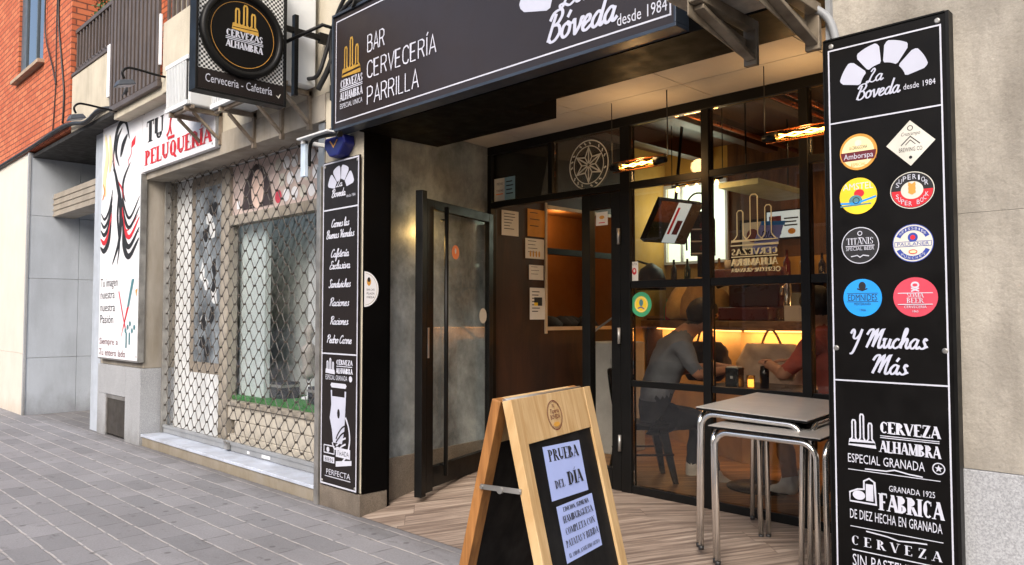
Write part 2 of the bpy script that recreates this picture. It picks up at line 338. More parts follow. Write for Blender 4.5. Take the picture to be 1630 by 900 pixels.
def tag(o, label=None, cat=None, group=None, kind=None):
    if label: o['label'] = label
    if cat: o['category'] = cat
    if group: o['group'] = group
    if kind: o['kind'] = kind
    return o
def thing(name, label, cat, loc=(0, 0, 0), group=None):
    o = bpy.data.objects.new(name, None); o.empty_display_size = .1; COL.objects.link(o); o.location = loc; OFF[o.name] = loc
    return tag(o, label, cat, group)
def struct(mb, name, m): o = mb.build(name, m); return tag(o, kind='structure')
def copy_tree(o, parent=None):
    c = o.copy(); COL.objects.link(c)
    if parent: c.parent = parent
    for ch in list(o.children): copy_tree(ch, c)
    return c

# ------------------------------------------------------------------ lettering
GL = {}
def bfont():
    chars = "ABCDEFGHIJKLMNOPQRSTUVWXYZabcdefghijklmnopqrstuvwxyz0123456789-.,:·ÍíÁáóéÑñ&/'"
    cu = bpy.data.curves.new('t', 'FONT'); cu.resolution_u = 2; ob = bpy.data.objects.new('t', cu); COL.objects.link(ob)
    def wid(t_):
        cu.body = t_; bpy.context.view_layer.update(); return ob.dimensions.x
    hh = wid('HH')
    for ch in chars:
        adv = wid('H' + ch + 'H') - hh; cu.body = ch; dg = bpy.context.evaluated_depsgraph_get(); dg.update()
        e = ob.evaluated_get(dg); me = e.to_mesh()
        GL[ch] = ([(v.co.x, v.co.y) for v in me.vertices], [tuple(p.vertices) for p in me.polygons], adv); e.to_mesh_clear()
    GL[' '] = ([], [], .32)
    bpy.data.objects.remove(ob); bpy.data.curves.remove(cu)
bfont()
CAPH = max(p[1] for p in GL['H'][0])

SER = {  # serif capitals: V stem, L line (k thick, t thin), A arc, H bar
 'A': (.74, 'L,.06,0,.37,1,t;L,.37,1,.68,0,k;H,.33,.16,.56;S,.06,0;S,.68,0'), 'B': (.68, 'V,.14;A,.14,.755,.40,.245,-90,90;A,.14,.255,.48,.255,-90,90'),
 'C': (.72, 'A,.40,.5,.34,.5,50,310;T,.62,.70,.95'), 'D': (.76, 'V,.14;A,.14,.5,.54,.5,-90,90'), 'E': (.64, 'V,.14;H,.98,.14,.56;H,.02,.14,.58;H,.5,.14,.44;T,.56,.78,1;T,.58,0,.22'),
 'F': (.60, 'V,.14;H,.98,.14,.56;H,.5,.14,.44;T,.56,.76,1'), 'G': (.78, 'A,.40,.5,.34,.5,50,330;W,.66,.0,.42;T,.62,.70,.95'), 'H': (.80, 'V,.14;V,.66;H,.5,.14,.66'),
 'I': (.32, 'V,.16'), 'J': (.5, 'W,.34,.2,1;A,.18,.2,.16,.2,180,360;S,.34,1'), 'L': (.60, 'V,.14;H,.02,.14,.56;T,.56,0,.26'), 'M': (.94, 'N,.10;L,.12,1,.46,.05,k;L,.46,.05,.8,1,t;V,.82'),
 'N': (.80, 'N,.10;L,.10,1,.68,0,k;N,.68'), 'O': (.80, 'A,.40,.5,.34,.5,0,360'), 'P': (.64, 'V,.14;A,.14,.73,.44,.27,-90,90'), 'Q': (.80, 'A,.40,.5,.34,.5,0,360;L,.42,.2,.72,-.14,k'),
 'R': (.72, 'V,.14;A,.14,.74,.42,.26,-90,90;L,.36,.48,.66,0,k;S,.66,0'), 'S': (.58, 'A,.29,.745,.22,.255,40,270;A,.29,.25,.24,.25,-140,90;T,.48,.72,.95;T,.09,.05,.28'),
 'T': (.66, 'V,.33;H,.98,.04,.62;T,.04,.76,1;T,.62,.76,1'), 'U': (.78, 'W,.14,.28,1;A,.39,.28,.25,.28,180,360;w,.64,.28,1;S,.14,1;S,.64,1'), 'V': (.74, 'L,.06,1,.38,0,k;L,.38,0,.68,1,t;S,.06,1;S,.68,1'),
 'Y': (.70, 'L,.06,1,.35,.45,k;L,.35,.45,.64,1,t;W,.35,0,.47;S,.06,1;S,.64,1;S,.35,0'), 'X': (.74, 'L,.08,1,.66,0,k;L,.1,0,.64,1,t'), 'Z': (.66, 'H,.98,.06,.58;H,.02,.06,.6;L,.56,1,.08,0,k;T,.07,.74,1;T,.6,0,.26'),
 'Í': (.32, 'V,.16;L,.12,1.08,.26,1.26,t'), '1': (.4, 'V,.2;L,.04,.85,.2,1,t'), '9': (.6, 'A,.3,.7,.22,.3,0,360;A,.2,.6,.32,.6,-80,20'), '2': (.6, 'A,.28,.72,.22,.28,-30,170;L,.46,.56,.06,.02,k;H,.02,.06,.54'), '6': (.6, 'A,.3,.3,.22,.3,0,360;A,.4,.4,.32,.6,100,200'), ' ': (.34, '')}
SCR = {
 'a': (1.05, [(.75, .85), (.45, 1), (.1, .6), (.1, .2), (.35, 0), (.65, .3), (.80, .98)], [(.80, .98), (.70, .3), (.85, 0), (1.12, .25)]),
 'á': (1.05, [(.75, .85), (.45, 1), (.1, .6), (.1, .2), (.35, 0), (.65, .3), (.80, .98)], [(.80, .98), (.70, .3), (.85, 0), (1.12, .25)], [(.5, 1.35), (.72, 1.75)]),
 'e': (.8, [(0, .2), (.3, .5), (.55, .65), (.58, .9), (.35, 1.0), (.08, .6), (.1, .15), (.4, 0), (.85, .3)]), 'o': (.95, [(.5, 1), (.15, .8), (.08, .3), (.35, 0), (.7, .25), (.72, .8), (.47, 1.02), (.62, .82), (1, .88)]),
 'ó': (.95, [(.5, 1), (.15, .8), (.08, .3), (.35, 0), (.7, .25), (.72, .8), (.47, 1.02), (.62, .82), (1, .88)], [(.4, 1.35), (.62, 1.8)]),
 'v': (.95, [(0, .8), (.15, 1), (.3, .3), (.4, 0), (.7, .5), (.8, 1), (1.0, .9)]), 'd': (1.05, [(.75, .85), (.45, 1), (.1, .6), (.1, .2), (.35, 0), (.65, .3), (.78, .9)], [(.98, 2.1), (.75, .4), (.85, 0), (1.1, .25)]),
 'u': (1.05, [(0, .75), (.15, 1), (.15, .3), (.3, 0), (.6, .3), (.75, 1)], [(.77, 1), (.7, .3), (.85, 0), (1.1, .25)]), 'c': (.8, [(.65, .85), (.4, 1), (.1, .6), (.1, .2), (.4, 0), (.85, .3)]),
 'h': (1.0, [(0, .3), (.45, 1.6), (.42, 2.1), (.25, 1.8), (.12, 0)], [(.13, .3), (.5, 1), (.7, .9), (.65, .3), (.8, 0), (1.05, .25)]), 's': (.78, [(0, .15), (.3, 0), (.58, .2), (.5, .5), (.35, .75), (.45, 1.05), (.68, .85)], [(.5, .1), (.85, .25)]),
 'n': (1.0, [(0, .75), (.15, 1), (.12, 0)], [(.12, .4), (.5, 1), (.7, .85), (.65, .25), (.8, 0), (1.05, .25)]), 'r': (.8, [(0, .75), (.15, 1.1), (.3, .95), (.6, .95), (.5, .3), (.65, 0), (.9, .25)]),
 'i': (.5, [(0, .7), (.2, 1), (.15, .25), (.3, 0), (.55, .25)], [(.22, 1.4), (.26, 1.55)]), 'í': (.5, [(0, .7), (.2, 1), (.15, .25), (.3, 0), (.55, .25)], [(.2, 1.35), (.4, 1.75)]), 'f': (.6, [(0, .3), (.4, 1), (.7, 1.9), (.5, 2.1), (.3, 1.5), (.1, -.8), (.25, -.9), (.4, 0), (.7, .3)]),
 't': (.6, [(.4, 1.8), (.2, .3), (.35, 0), (.65, .3)], [(0, 1.25), (.6, 1.3)]), 'w': (1.25, [(0, .8), (.1, 1), (.15, .2), (.3, 0), (.55, .3), (.6, .9)], [(.6, .9), (.6, .2), (.75, 0), (1, .4), (1.1, 1), (1.3, .9)]),
 'l': (.55, [(0, .3), (.4, 1.4), (.45, 2), (.3, 2.1), (.15, 1.3), (.12, .3), (.3, 0), (.6, .3)]), 'p': (.9, [(0, .75), (.2, 1), (.1, -.9)], [(.15, .7), (.5, 1), (.75, .7), (.6, .1), (.2, .05)]), 'x': (.85, [(0, .8), (.2, 1), (.5, 0), (.8, .2)], [(.75, 1), (.05, 0)]),
 'L': (1.15, [(.3, 1.6), (.6, 2.05), (.8, 1.7), (.5, .9), (.3, .1), (.1, -.05), (0, .15), (.3, .2), (.8, -.05), (1.2, .2)]), 'B': (1.25, [(.5, 1.9), (.3, 1), (.1, 0)], [(0, 1.5), (.3, 2), (.9, 2.1), (1.1, 1.7), (.8, 1.2), (.45, 1.1), (.9, 1.0), (1.1, .5), (.8, .05), (.4, -.05), (.15, .2)]),
 'Y': (1.25, [(0, 1.5), (.2, 1.95), (.4, 1.7), (.4, 1.1), (.65, .95), (1.0, 1.3), (1.2, 2)], [(1.2, 2), (.95, .6), (.6, -.6), (.3, -.7)]), 'M': (1.9, [(0, 1.4), (.25, 1.9), (.6, 1.95), (.5, 1.2), (.2, 0)], [(.2, 0), (.6, 1.2), (1.05, 1.95), (.95, 1.), (.85, .1)], [(.85, .1), (1.2, 1.2), (1.65, 2), (1.5, .8), (1.5, .1), (1.7, 0), (1.95, .3)]),
 'C': (1.05, [(1.1, 1.6), (.95, 2), (.5, 1.8), (.1, 1), (.1, .3), (.45, 0), (1., .4)]), 'S': (1.05, [(1.1, 1.7), (.8, 2.1), (.4, 1.8), (.55, 1.3), (.8, .8), (.7, .2), (.3, -.05), (0, .3)]), 'R': (1.15, [(.4, 1.9), (.1, 0)], [(0, 1.5), (.3, 2), (.9, 2.05), (1.05, 1.65), (.7, 1.2), (.35, 1.1), (.7, .7), (.9, .1), (1.2, .2)]),
 'P': (1.05, [(.4, 1.9), (.1, 0)], [(0, 1.5), (.3, 2), (.9, 2.05), (1.05, 1.6), (.7, 1.15), (.35, 1.1)]), 'V': (1.1, [(0, 1.6), (.2, 2), (.4, 1), (.45, .05), (.8, 1), (1.2, 2.05)]), 'E': (1.0, [(1, 1.7), (.8, 2.05), (.4, 1.8), (.6, 1.2), (.2, .8), (.1, .2), (.5, -.05), (1, .3)]), ' ': (.6,)}

def smooth(p, k=6):
    if len(p) < 3: return list(p)
    o = []; q = [p[0]] + list(p) + [p[-1]]
    for i in range(1, len(q) - 2):
        for j in range(k):
            t = j / k; a, b, c, d = q[i - 1], q[i], q[i + 1], q[i + 2]
            o.append(tuple(.5 * ((2 * b[x]) + (-a[x] + c[x]) * t + (2 * a[x] - 5 * b[x] + 4 * c[x] - d[x]) * t * t + (-a[x] + 3 * b[x] - 3 * c[x] + d[x]) * t ** 3) for x in (0, 1)))
    o.append(tuple(p[-1])); return o

class Art:
    """flat printed artwork on a plane: origin o, right u, up v; every piece sits a hair above the one before"""
    def __init__(s, o, u, v, lift=0.0022, step=0.00012):
        s.o, s.u, s.v = Vector(o), Vector(u).normalized(), Vector(v).normalized(); s.n = s.u.cross(s.v); s.k = 0; s.lift = lift; s.step = step
        s.mb = MB(); s.mats = []
    def mi(s, m):
        if m not in s.mats: s.mats.append(m)
        return s.mats.index(m)
    def P(s, x, y, e=0.0): return s.o + s.u * x + s.v * y + s.n * (s.lift + (s.k if s.k < 24 else 24 + s.k % 12) * s.step + e)
    def poly(s, pts, m): s.mb.face([s.P(*p) for p in pts], s.mi(m)); s.k += 1; return s
    def rect(s, x0, x1, y0, y1, m): return s.poly([(x0, y0), (x1, y0), (x1, y1), (x0, y1)], m)
    def disc(s, x, y, r, m, ry=None, n=40, a0=0, a1=360):
        ry = ry or r; full = abs(a1 - a0) >= 360
        return s.poly([(x + r * math.cos(R(a0 + (a1 - a0) * i / n)), y + ry * math.sin(R(a0 + (a1 - a0) * i / n))) for i in range(n if full else n + 1)], m)
    def stroke(s, pts, w, m, closed=False, wf=None):
        n = len(pts); L = []; Rr = []
        for i, p in enumerate(pts):
            a = pts[(i - 1) % n] if (closed or i > 0) else p; b = pts[(i + 1) % n] if (closed or i < n - 1) else p
            dx, dy = b[0] - a[0], b[1] - a[1]; l = math.hypot(dx, dy) or 1; dx /= l; dy /= l
            mi_ = 1.0
            if a is not p and b is not p:
                ux, uy = p[0] - a[0], p[1] - a[1]; ll = math.hypot(ux, uy) or 1; mi_ = 1 / max(.45, abs((ux * dx + uy * dy) / ll))
            h = (wf(dx, dy) if wf else w) / 2 * mi_; L.append((p[0] - dy * h, p[1] + dx * h)); Rr.append((p[0] + dy * h, p[1] - dx * h))
        k = s.mi(m)
        for i in range(n if closed else n - 1):
            j = (i + 1) % n; e0, e1 = i * 2e-6, (i + 1) * 2e-6
            s.mb.face([s.P(*Rr[i], e0), s.P(*Rr[j], e1), s.P(*L[j], e1), s.P(*L[i], e0)], k)
        s.k += 1; return s
    def ring(s, x, y, r, w, m, ry=None, n=44, a0=0, a1=360):
        ry = ry or r; full = abs(a1 - a0) >= 360
        return s.stroke([(x + r * math.cos(R(a0 + (a1 - a0) * i / n)), y + ry * math.sin(R(a0 + (a1 - a0) * i / n))) for i in range(n if full else n + 1)], w, m, closed=full)
    def frame(s, x0, x1, y0, y1, w, m):
        s.rect(x0, x1, y0, y0 + w, m); s.rect(x0, x1, y1 - w, y1, m); s.rect(x0, x0 + w, y0 + w, y1 - w, m); s.rect(x1 - w, x1, y0 + w, y1 - w, m); return s
    def text(s, t, x, y, h, m, align='c', width=None, shear=0.0, sx=1.0, thin=0.0, slope=0.0):
        W = sum(GL.get(c, GL[' '])[2] for c in t); q = h / CAPH
        if width: sx = width / (W * q)
        x0 = x - (W * q * sx / 2 if align == 'c' else (W * q * sx if align == 'r' else 0)); k = s.mi(m); cx = 0
        for c in t:
            vs_, fs, adv = GL.get(c, GL[' '])
            i = len(s.mb.v)
            for vx, vy in vs_:
                X = (cx + vx) * q * sx; Y = vy * q; s.mb.v.append(tuple(s.P(x0 + X + Y * shear, y + Y + X * slope)))
            for f in fs: s.mb.f.append(tuple(i + j for j in f)); s.mb.m.append(k); s.mb.sm.append(False)
            cx += adv
        s.k += 1; return s
    def serif(s, t, x, y, h, m, align='c', width=None, kk=.15, tt=.05, sf=.09, gap=.04, sx=1.0, slope=0.0):
        W = sum(SER.get(c, SER[' '])[0] + gap for c in t) - gap
        if width: sx = width / (W * h)
        x0 = x - (W * h * sx / 2 if align == 'c' else 0); cx = 0
        def T(p): return (x0 + (cx + p[0]) * h * sx, y + p[1] * h + (cx + p[0]) * h * sx * slope)
        def Q(x_0, x_1, y_0, y_1): s.poly([T((x_0, y_0)), T((x_1, y_0)), T((x_1, y_1)), T((x_0, y_1))], m)
        for c in t:
            wd, spec = SER.get(c, SER[' '])
            for it in filter(None, spec.split(';')):
                a = it.split(','); k = a[0]; f = [float(z) for z in a[1:] if z not in 'kt']
                if k in 'VN':
                    ww = kk if k == 'V' else tt; Q(f[0] - ww / 2, f[0] + ww / 2, 0, 1)
                    for yy in (0, 1 - .05): Q(f[0] - ww / 2 - sf, f[0] + ww / 2 + sf, yy, yy + .05)
                elif k in 'Ww': ww = kk if k == 'W' else tt * 1.3; Q(f[0] - ww / 2, f[0] + ww / 2, f[1], f[2])
                elif k == 'S': yy = 0 if f[1] < .5 else .95; Q(f[0] - .06 - sf, f[0] + .06 + sf, yy, yy + .05)
                elif k == 'H': Q(f[1], f[2], f[0] - tt / 2, f[0] + tt / 2)
                elif k == 'T': Q(f[0] - .03, f[0] + .03, f[1], f[2])
                elif k == 'L':
                    ww = kk if a[-1] == 'k' else tt; Q2 = [(f[0] - ww / 2, f[1]), (f[0] + ww / 2, f[1]), (f[2] + ww / 2, f[3]), (f[2] - ww / 2, f[3])]
                    if f[3] < f[1]: Q2 = [Q2[3], Q2[2], Q2[1], Q2[0]]
                    s.poly([T(p) for p in Q2], m)
                elif k == 'A':
                    n = 18 if f[5] - f[4] > 200 else 12; io = []; oo = []
                    for i in range(n + 1):
                        an = R(f[4] + (f[5] - f[4]) * i / n); th = tt + (kk * 1.05 - tt) * abs(math.cos(an)) ** 1.4
                        oo.append(T((f[0] + f[2] * math.cos(an) + 0, f[1] + f[3] * math.sin(an)))); io.append(T((f[0] + max(.02, f[2] - th) * math.cos(an), f[1] + (f[3] - tt) * math.sin(an))))
                    ki = s.mi(m)
                    for i in range(n): s.mb.face([s.P(*io[i]), s.P(*oo[i]), s.P(*oo[i + 1]), s.P(*io[i + 1])], ki)
                    s.k += 1
            cx += wd + gap
        return s
    def script(s, t, x, y, h, m, align='c', width=None, pen=.26, slant=.38, slope=0.0):
        W = sum(SCR.get(c, (.8,))[0] for c in t); q = h / 2.0; sx = 1.0
        if width: sx = width / (W * q)
        x0 = x - (W * q * sx / 2 if align == 'c' else 0); cx = 0
        for c in t:
            g = SCR.get(c, (.8,))
            for st in g[1:]:
                pts = []
                for px, py in smooth(st, 5):
                    X = (cx + px + py * slant * .6) * q * sx; pts.append((x0 + X, y + py * q + X * slope))
                s.stroke(pts, pen * q, m, wf=lambda dx, dy: pen * q * (.72 + .5 * abs(dy)))
            cx += g[0]
        return s
    def arch(s, x, y, r, m, ri=.5, n=4, gap=7.0, a0=8, a1=172):
        st = (a1 - a0) / n
        for i in range(n):
            b0, b1 = a0 + st * i + gap / 2, a0 + st * (i + 1) - gap / 2; p = []
            rr = [(ri, b0 + 2), (ri + .05, b0 - 1), (.9, b0), (.97, b0 + 2.5)] + [(1.0, b0 + 5 + (b1 - b0 - 10) * j / 5) for j in range(6)] + [(.97, b1 - 2.5), (.9, b1), (ri + .05, b1 + 1), (ri, b1 - 2)] + [(ri, b1 - 2 - (b1 - b0 - 4) * j / 4) for j in range(1, 4)]
            for k, a in rr: p.append((x + r * k * math.cos(R(a)), y + r * k * math.sin(R(a))))
            s.poly(p, m)
        return s
    def towers(s, x, y, wd, ht, m, lw):
        for cx, hh in ((-.30, .80), (0, 1.0), (.30, .74)):
            a = .062 * wd; X = x + cx * wd
            s.stroke([(X - a, y + .24 * ht), (X - a, y + hh * ht - a), (X - a * .6, y + hh * ht), (X + a * .6, y + hh * ht), (X + a, y + hh * ht - a), (X + a, y + .24 * ht)], lw, m)
            s.stroke([(X - a, y + .26 * ht), (X - a * 2.0, y + .17 * ht)], lw, m); s.stroke([(X + a, y + .26 * ht), (X + a * 2.0, y + .17 * ht)], lw, m)
        s.stroke([(x - .5 * wd, y + .02 * ht), (x - .46 * wd, y + .16 * ht), (x + .46 * wd, y + .16 * ht), (x + .5 * wd, y + .02 * ht)], lw, m, closed=True); return s
    def build(s, name, parent): return s.mb.build(name, s.mats, parent)
X_, Z_ = (1, 0, 0), (0, 0, 1)

# ================================================================== GROUND
struct(MB().box(-90, 60, -60, 40, -0.16, -0.13), 'road', ASPH)
struct(MB().box(-90, 60, -4.2, 14.0, -0.128, 0.0), 'pavement', PAVE)
struct(MB().box(-90, 60, -4.35, -4.204, -0.128, 0.004), 'kerb', GRAN)
def floor_z(x, y): return 0.004 + .136 * min(1, max(0, (y - 3.2) / 1.0))
g = MB(); nx, ny = 24, 20
for i in range(nx):
    for j in range(ny):
        q = []
        for a, b in ((i, j), (i + 1, j), (i + 1, j + 1), (i, j + 1)):
            x = -5.02 + 3.72 * a / nx; y = 3.2 + 1.53 * b / ny; q.append((x, y, floor_z(x, y)))
        g.face(q, 0, True)
struct(g, 'entrance_ramp', PLANK)
struct(MB().box(-5.6, -.7, 4.76, 9.2, 0.05, 0.16), 'bar_floor', PLANKI)

# ================================================================== APARTMENT BUILDING (bar and hairdresser below)
B = thing('apartment_building', 'beige stone apartment building housing the bar and the shuttered hairdresser', 'building', (-5, 3.2, 0))
m = MB()
for z0, z1 in ((.891, 1.8295), (1.8305, 2.77), (2.771, 3.71), (3.711, 5.4), (5.401, 8.0)):
    for x0, x1 in ((-1.31, .62), (.621, 2.6), (2.601, 6)): m.box(x0, x1, 3.2, 3.26, z0, z1)
m.build('stone_cladding', BEIGE, B, bevel=.0008)
m = MB()
for x0, x1 in ((-1.31, -.02), (-.016, 1.3), (1.304, 6)): m.box(x0, x1, 3.19, 3.26, 0, .889)
m.build('granite_plinth', GRAN, B, bevel=.003)
MB().box(-1.309, 6, 3.262, 4.72, 0, 8).build('stone_wall', BEIGE, B)
MB().box(-1.318, -1.311, 3.205, 4.70, .02, 2.95).build('reveal_cladding', BLKM, B)
MB().box(-8.38, -1.312, 3.2, 3.5, 3.205, 8).build('upper_wall', BEIGE2, B)
MB().box(-9.05, -5.272, 3.19, 3.5, 2.985, 3.2).box(-9.05, -8.385, 3.2, 3.5, 3.205, 3.84).build('shop_lintel', TRAV, B, bevel=.004)
m = MB().box(-5.27, -4.745, 3.2, 3.42, .165, 3.2); m.build('dividing_pillar', BEIGE2, B, bevel=.004)
MB().box(-5.28, -4.735, 3.185, 3.424, 0, .16).build('pillar_plinth', GRANB, B, bevel=.003)
MB().box(-4.744, -4.732, 3.202, 3.42, .163, 3.19).build('pillar_side_panel', BLKM, B)
# lintel box over the entrance
MB().box(-4.742, -1.32, 3.16, 3.55, 2.80, 3.2).box(-4.742, -3.47, 3.552, 3.90, 2.80, 2.95).build('entrance_lintel', BLKM, B)
m = MB(); xs = [-5.15, -4.52, -3.62, -2.72, -1.82, -1.315]
for a, b in zip(xs, xs[1:]): m.box(a + .003, b - .003, 3.553, 4.28, 2.957, 2.97).box(a + .003, b - .003, 4.286, 4.74, 2.957, 2.97)
m.build('entrance_ceiling', CEIL, B)
MB().box(-5.2, -1.31, 3.5, 4.74, 2.972, 3.2).build('ceiling_void', SHADE, B)
MB().wall((-5.0, 4.74), (-4.82, 3.43), 0, 2.955, -.10).build('concrete_side_wall', CONC, B)
a_, b_ = Vector((-4.82, 3.43)), Vector((-5.0, 4.74)); nn = Vector((.9907, .136)) * .012
m = MB().wall((b_ + nn)[:], (a_ + nn)[:], 0, .37, -.011); m.build('granite_skirting', GRANB, B, bevel=.002)
MB().box(-4.83, -4.745, 3.424, 3.45, 0.02, 2.95).build('corner_trim', BLKM, B)
# shop surround
MB().box(-10.49, -9.05, 3.2, 3.62, .86, 3.84).build('shop_pillar', TRAV, B, bevel=.004)
MB().box(-10.49, -9.52, 3.17, 3.62, .505, .857).box(-9.515, -9.045, 3.17, 3.44, 0, .857).box(-10.49, -10.19, 3.17, 3.62, 0, .502).box(-9.2, -9.043, 3.445, 3.62, 0, .857).build('shop_plinth', GRAN, B, bevel=.003)
d = MB().box(-10.185, -9.522, 3.185, 3.6, .03, .5).build('meter_cabinet_door', M('dark_bronze_sheet', '4b4640', .5, metal=.5, var=.2, dirt=.4), B, bevel=.003)
MB().box(-10.185, -9.522, 3.172, 3.184, .46, .5).box(-10.185, -10.15, 3.172, 3.184, .03, .458).build('cabinet_frame', GALV, d)
MB().box(-10.83, -10.495, 3.19, 3.6, 0, 3.84).build('corner_pilaster', M('pale_blue_grey_paint', 'aeb6c0', .7, var=.08, dirt=.25, dirtcol=lin('77777a')), B, bevel=.004)
st = MB().box(-9.04, -5.285, 3.2, 3.5, 0, .10).build('door_step', TRAV, B, bevel=.004)
MB().box(-9.045, -5.285, 3.185, 3.5, .102, .13).build('marble_tread', MARB, st, bevel=.004)
# shop window behind the shutter
MB().box(-9.045, -8.63, 3.54, 3.60, .12, 2.98).build('white_side_panel', WHITE, B)
MB().box(-8.628, -7.79, 3.54, 3.60, .12, .83).build('white_stall_riser', WHITE, B)
pf = MB().box(-8.628, -7.79, 3.545, 3.58, .832, 2.98).build('display_frame', M('taupe_frame', '8d8478', .6, var=.1), B)
A = Art((-8.53, 3.545, .95), X_, Z_)
A.rect(0, .66, 0, 1.9, DRESS); rr = random.Random(3)
for k in range(16):
    cx, cy = .1 + rr.random() * .46, .1 + rr.random() * 1.6
    A.poly([(cx + rr.uniform(.03, .10) * math.cos(t * .9), cy + rr.uniform(.05, .14) * math.sin(t * .9)) for t in range(7)], INK if k % 3 else WHITE)
A.build('patterned_print', pf)
MB().box(-7.788, -7.60, 3.50, 3.60, .12, 2.98).box(-7.598, -5.3, 3.50, 3.60, 2.37, 2.47).build('stone_mullions', TRAV, B, bevel=.004)
bl = MB()
for r_ in range(3):
    for c_ in range(9):
        x0 = -7.598 + c_ * .30 + (0.15 if r_ % 2 else 0); x1 = min(x0 + .296, -5.3)
        if x1 > x0: bl.box(x0, x1, 3.52, 3.60, .12 + r_ * .143, .12 + r_ * .143 + .139)
bl.build('plinth_blocks', BRICKW, B, bevel=.006)
MB().box(-7.598, -5.3, 3.49, 3.62, .553, .60).build('window_sill', TRAV, B, bevel=.004)
MB().box(-7.597, -5.3, 3.552, 3.558, .602, 2.368).build('shop_window_glass', GLASSS, B)
ph = MB().box(-7.597, -5.3, 3.535, 3.575, 2.472, 2.98).build('window_poster', PINKP, B)
A = Art((-7.59, 3.535, 2.51), X_, Z_)
for k in range(34): A.disc(.95 + (k % 12) * .15 + (.07 if (k // 12) % 2 else 0), .06 + (k // 12) * .15, .062, WPAN if k % 3 else PINK if k % 7 == 0 else GREYI)
A.poly([(.22, 0), (.26, .22), (.36, .38), (.50, .435), (.66, .38), (.78, .22), (.86, 0)], HAIRP); A.disc(.54, .18, .13, SKIN_P, ry=.19); A.poly([(.40, .26), (.54, .40), (.70, .24), (.74, .30), (.55, .43), (.37, .30)], HAIRP)
A.rect(.10, .17, .02, .1, WPAN); A.build('printed_portrait', ph)
MB().box(-9.9, -5.2, 3.5, 6.0, 2.99, 3.1).build('shop_ceiling', WHITE, B)
MB().box(-9.8, -5.25, 4.15, 4.25, .3, 2.99).build('shop_back_wall', M('shop_grey_paint', 'c6cbca', .8), B)
MB().box(-9.9, -5.2, 3.63, 5.6, .02, .55).build('shop_floor', M('shop_floor_tile', '8c8c88', .6), B)
MB().box(-5.26, -5.2, 3.5, 5.6, .02, 2.99).box(-9.9, -9.8, 3.63, 5.6, 0, 2.99).build('shop_side_wall', M('shop_side_paint', 'd0cec9', .8), B)
MB().box(-8.7, -5.3, 3.563, 4.14, .602, .64).build('turf_display', TURF, B)
MB().box(-7.66, -7.12, 3.66, 3.72, .576, 2.5).build('display_screen', M('pale_green_panel', 'c9d3d0', .6, var=.05), B)
dr = MB().box(-7.86, -7.02, 4.10, 4.148, .576, 2.3).build('inner_door', M('inner_door_paint', 'b3b7b4', .5), B)
MB().box(-7.94, -7.862, 4.08, 4.148, .576, 2.37).box(-7.018, -6.86, 4.08, 4.148, .576, 2.37).box(-7.862, -7.018, 4.08, 4.148, 2.302, 2.37).build('door_frame', WHITE, dr)
# upper floors at the left
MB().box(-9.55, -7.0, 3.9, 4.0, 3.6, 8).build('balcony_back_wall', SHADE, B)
m = MB().box(-11.12, -9.56, 2.97, 3.07, 3.84, 4.57); m.build('balcony_parapet', BEIGE2, B, bevel=.005)
MB().box(-11.13, -9.54, 2.955, 3.085, 4.573, 4.61).build('parapet_cap', RAILM, B, bevel=.004)
m = MB().box(-11.1, -9.56, 2.99, 3.04, 5.15, 5.20).box(-11.1, -9.56, 3.0, 3.03, 4.66, 4.69)
for k in range(13): m.box(-11.08 + k * .125, -11.045 + k * .125, 3.0, 3.03, 4.612, 5.149)
m.build('balcony_railing', RAILM, B, bevel=.003)
m = MB().box(-9.52, -8.06, 2.93, 2.99, 3.80, 3.86).box(-9.52, -8.06, 2.965, 2.995, 5.0, 5.05)
for k in range(13): m.box(-9.52 + k * .1165, -9.462 + k * .1165, 2.93, 2.962, 3.862, 7.5)
m.build('slat_screen', RAILM, B, bevel=.004)
MB().box(-8.03, -7.1, 2.97, 3.07, 3.72, 4.45).build('balcony_parapet', BEIGE2, B, bevel=.005)
m = MB().box(-8.03, -7.1, 2.99, 3.04, 5.1, 5.15)
for k in range(8): m.box(-8.02 + k * .125, -7.985 + k * .125, 3.0, 3.03, 4.452, 5.099)
m.build('balcony_railing', RAILM, B, bevel=.003)
MB().box(-9.66, -9.57, 2.94, 2.968, 4.0, 4.62).build('panel_clip', WPAN, B, bevel=.004)
MB().box(-8.13, -8.045, 2.94, 2.968, 4.02, 4.55).build('panel_clip', WPAN, B, bevel=.004)
MB().box(-11.1, -7.1, 2.975, 3.9, 3.845, 3.90).box(-9.5, -7.1, 2.98, 3.195, 3.72, 3.843).build('balcony_slab', BEIGE2, B)
MB().box(-11.1, -7.1, 3.9, 4.0, 3.905, 8).build('rear_facade', BRICK, B)
MB().box(-13.0, -9.05, 4.6, 4.7, 0, 3.84).build('portal_back_wall', GRANL, B)
m = MB()
for k in range(4): m.obox((-12.995, 3.25, 2.93 + k * .086), (2.165, 0, 0), (0, .30, 0), (0, 0, .03)).obox((-12.995, 3.262, 2.962 + k * .086), (2.165, 0, 0), (0, .03, 0), (0, 0, .052))
m.build('portal_louvre', GREYSLAT, B, bevel=.003)
MB().box(-13.0, -9.5, 2.98, 4.6, 3.79, 3.84).build('portal_soffit', SHADE, B)

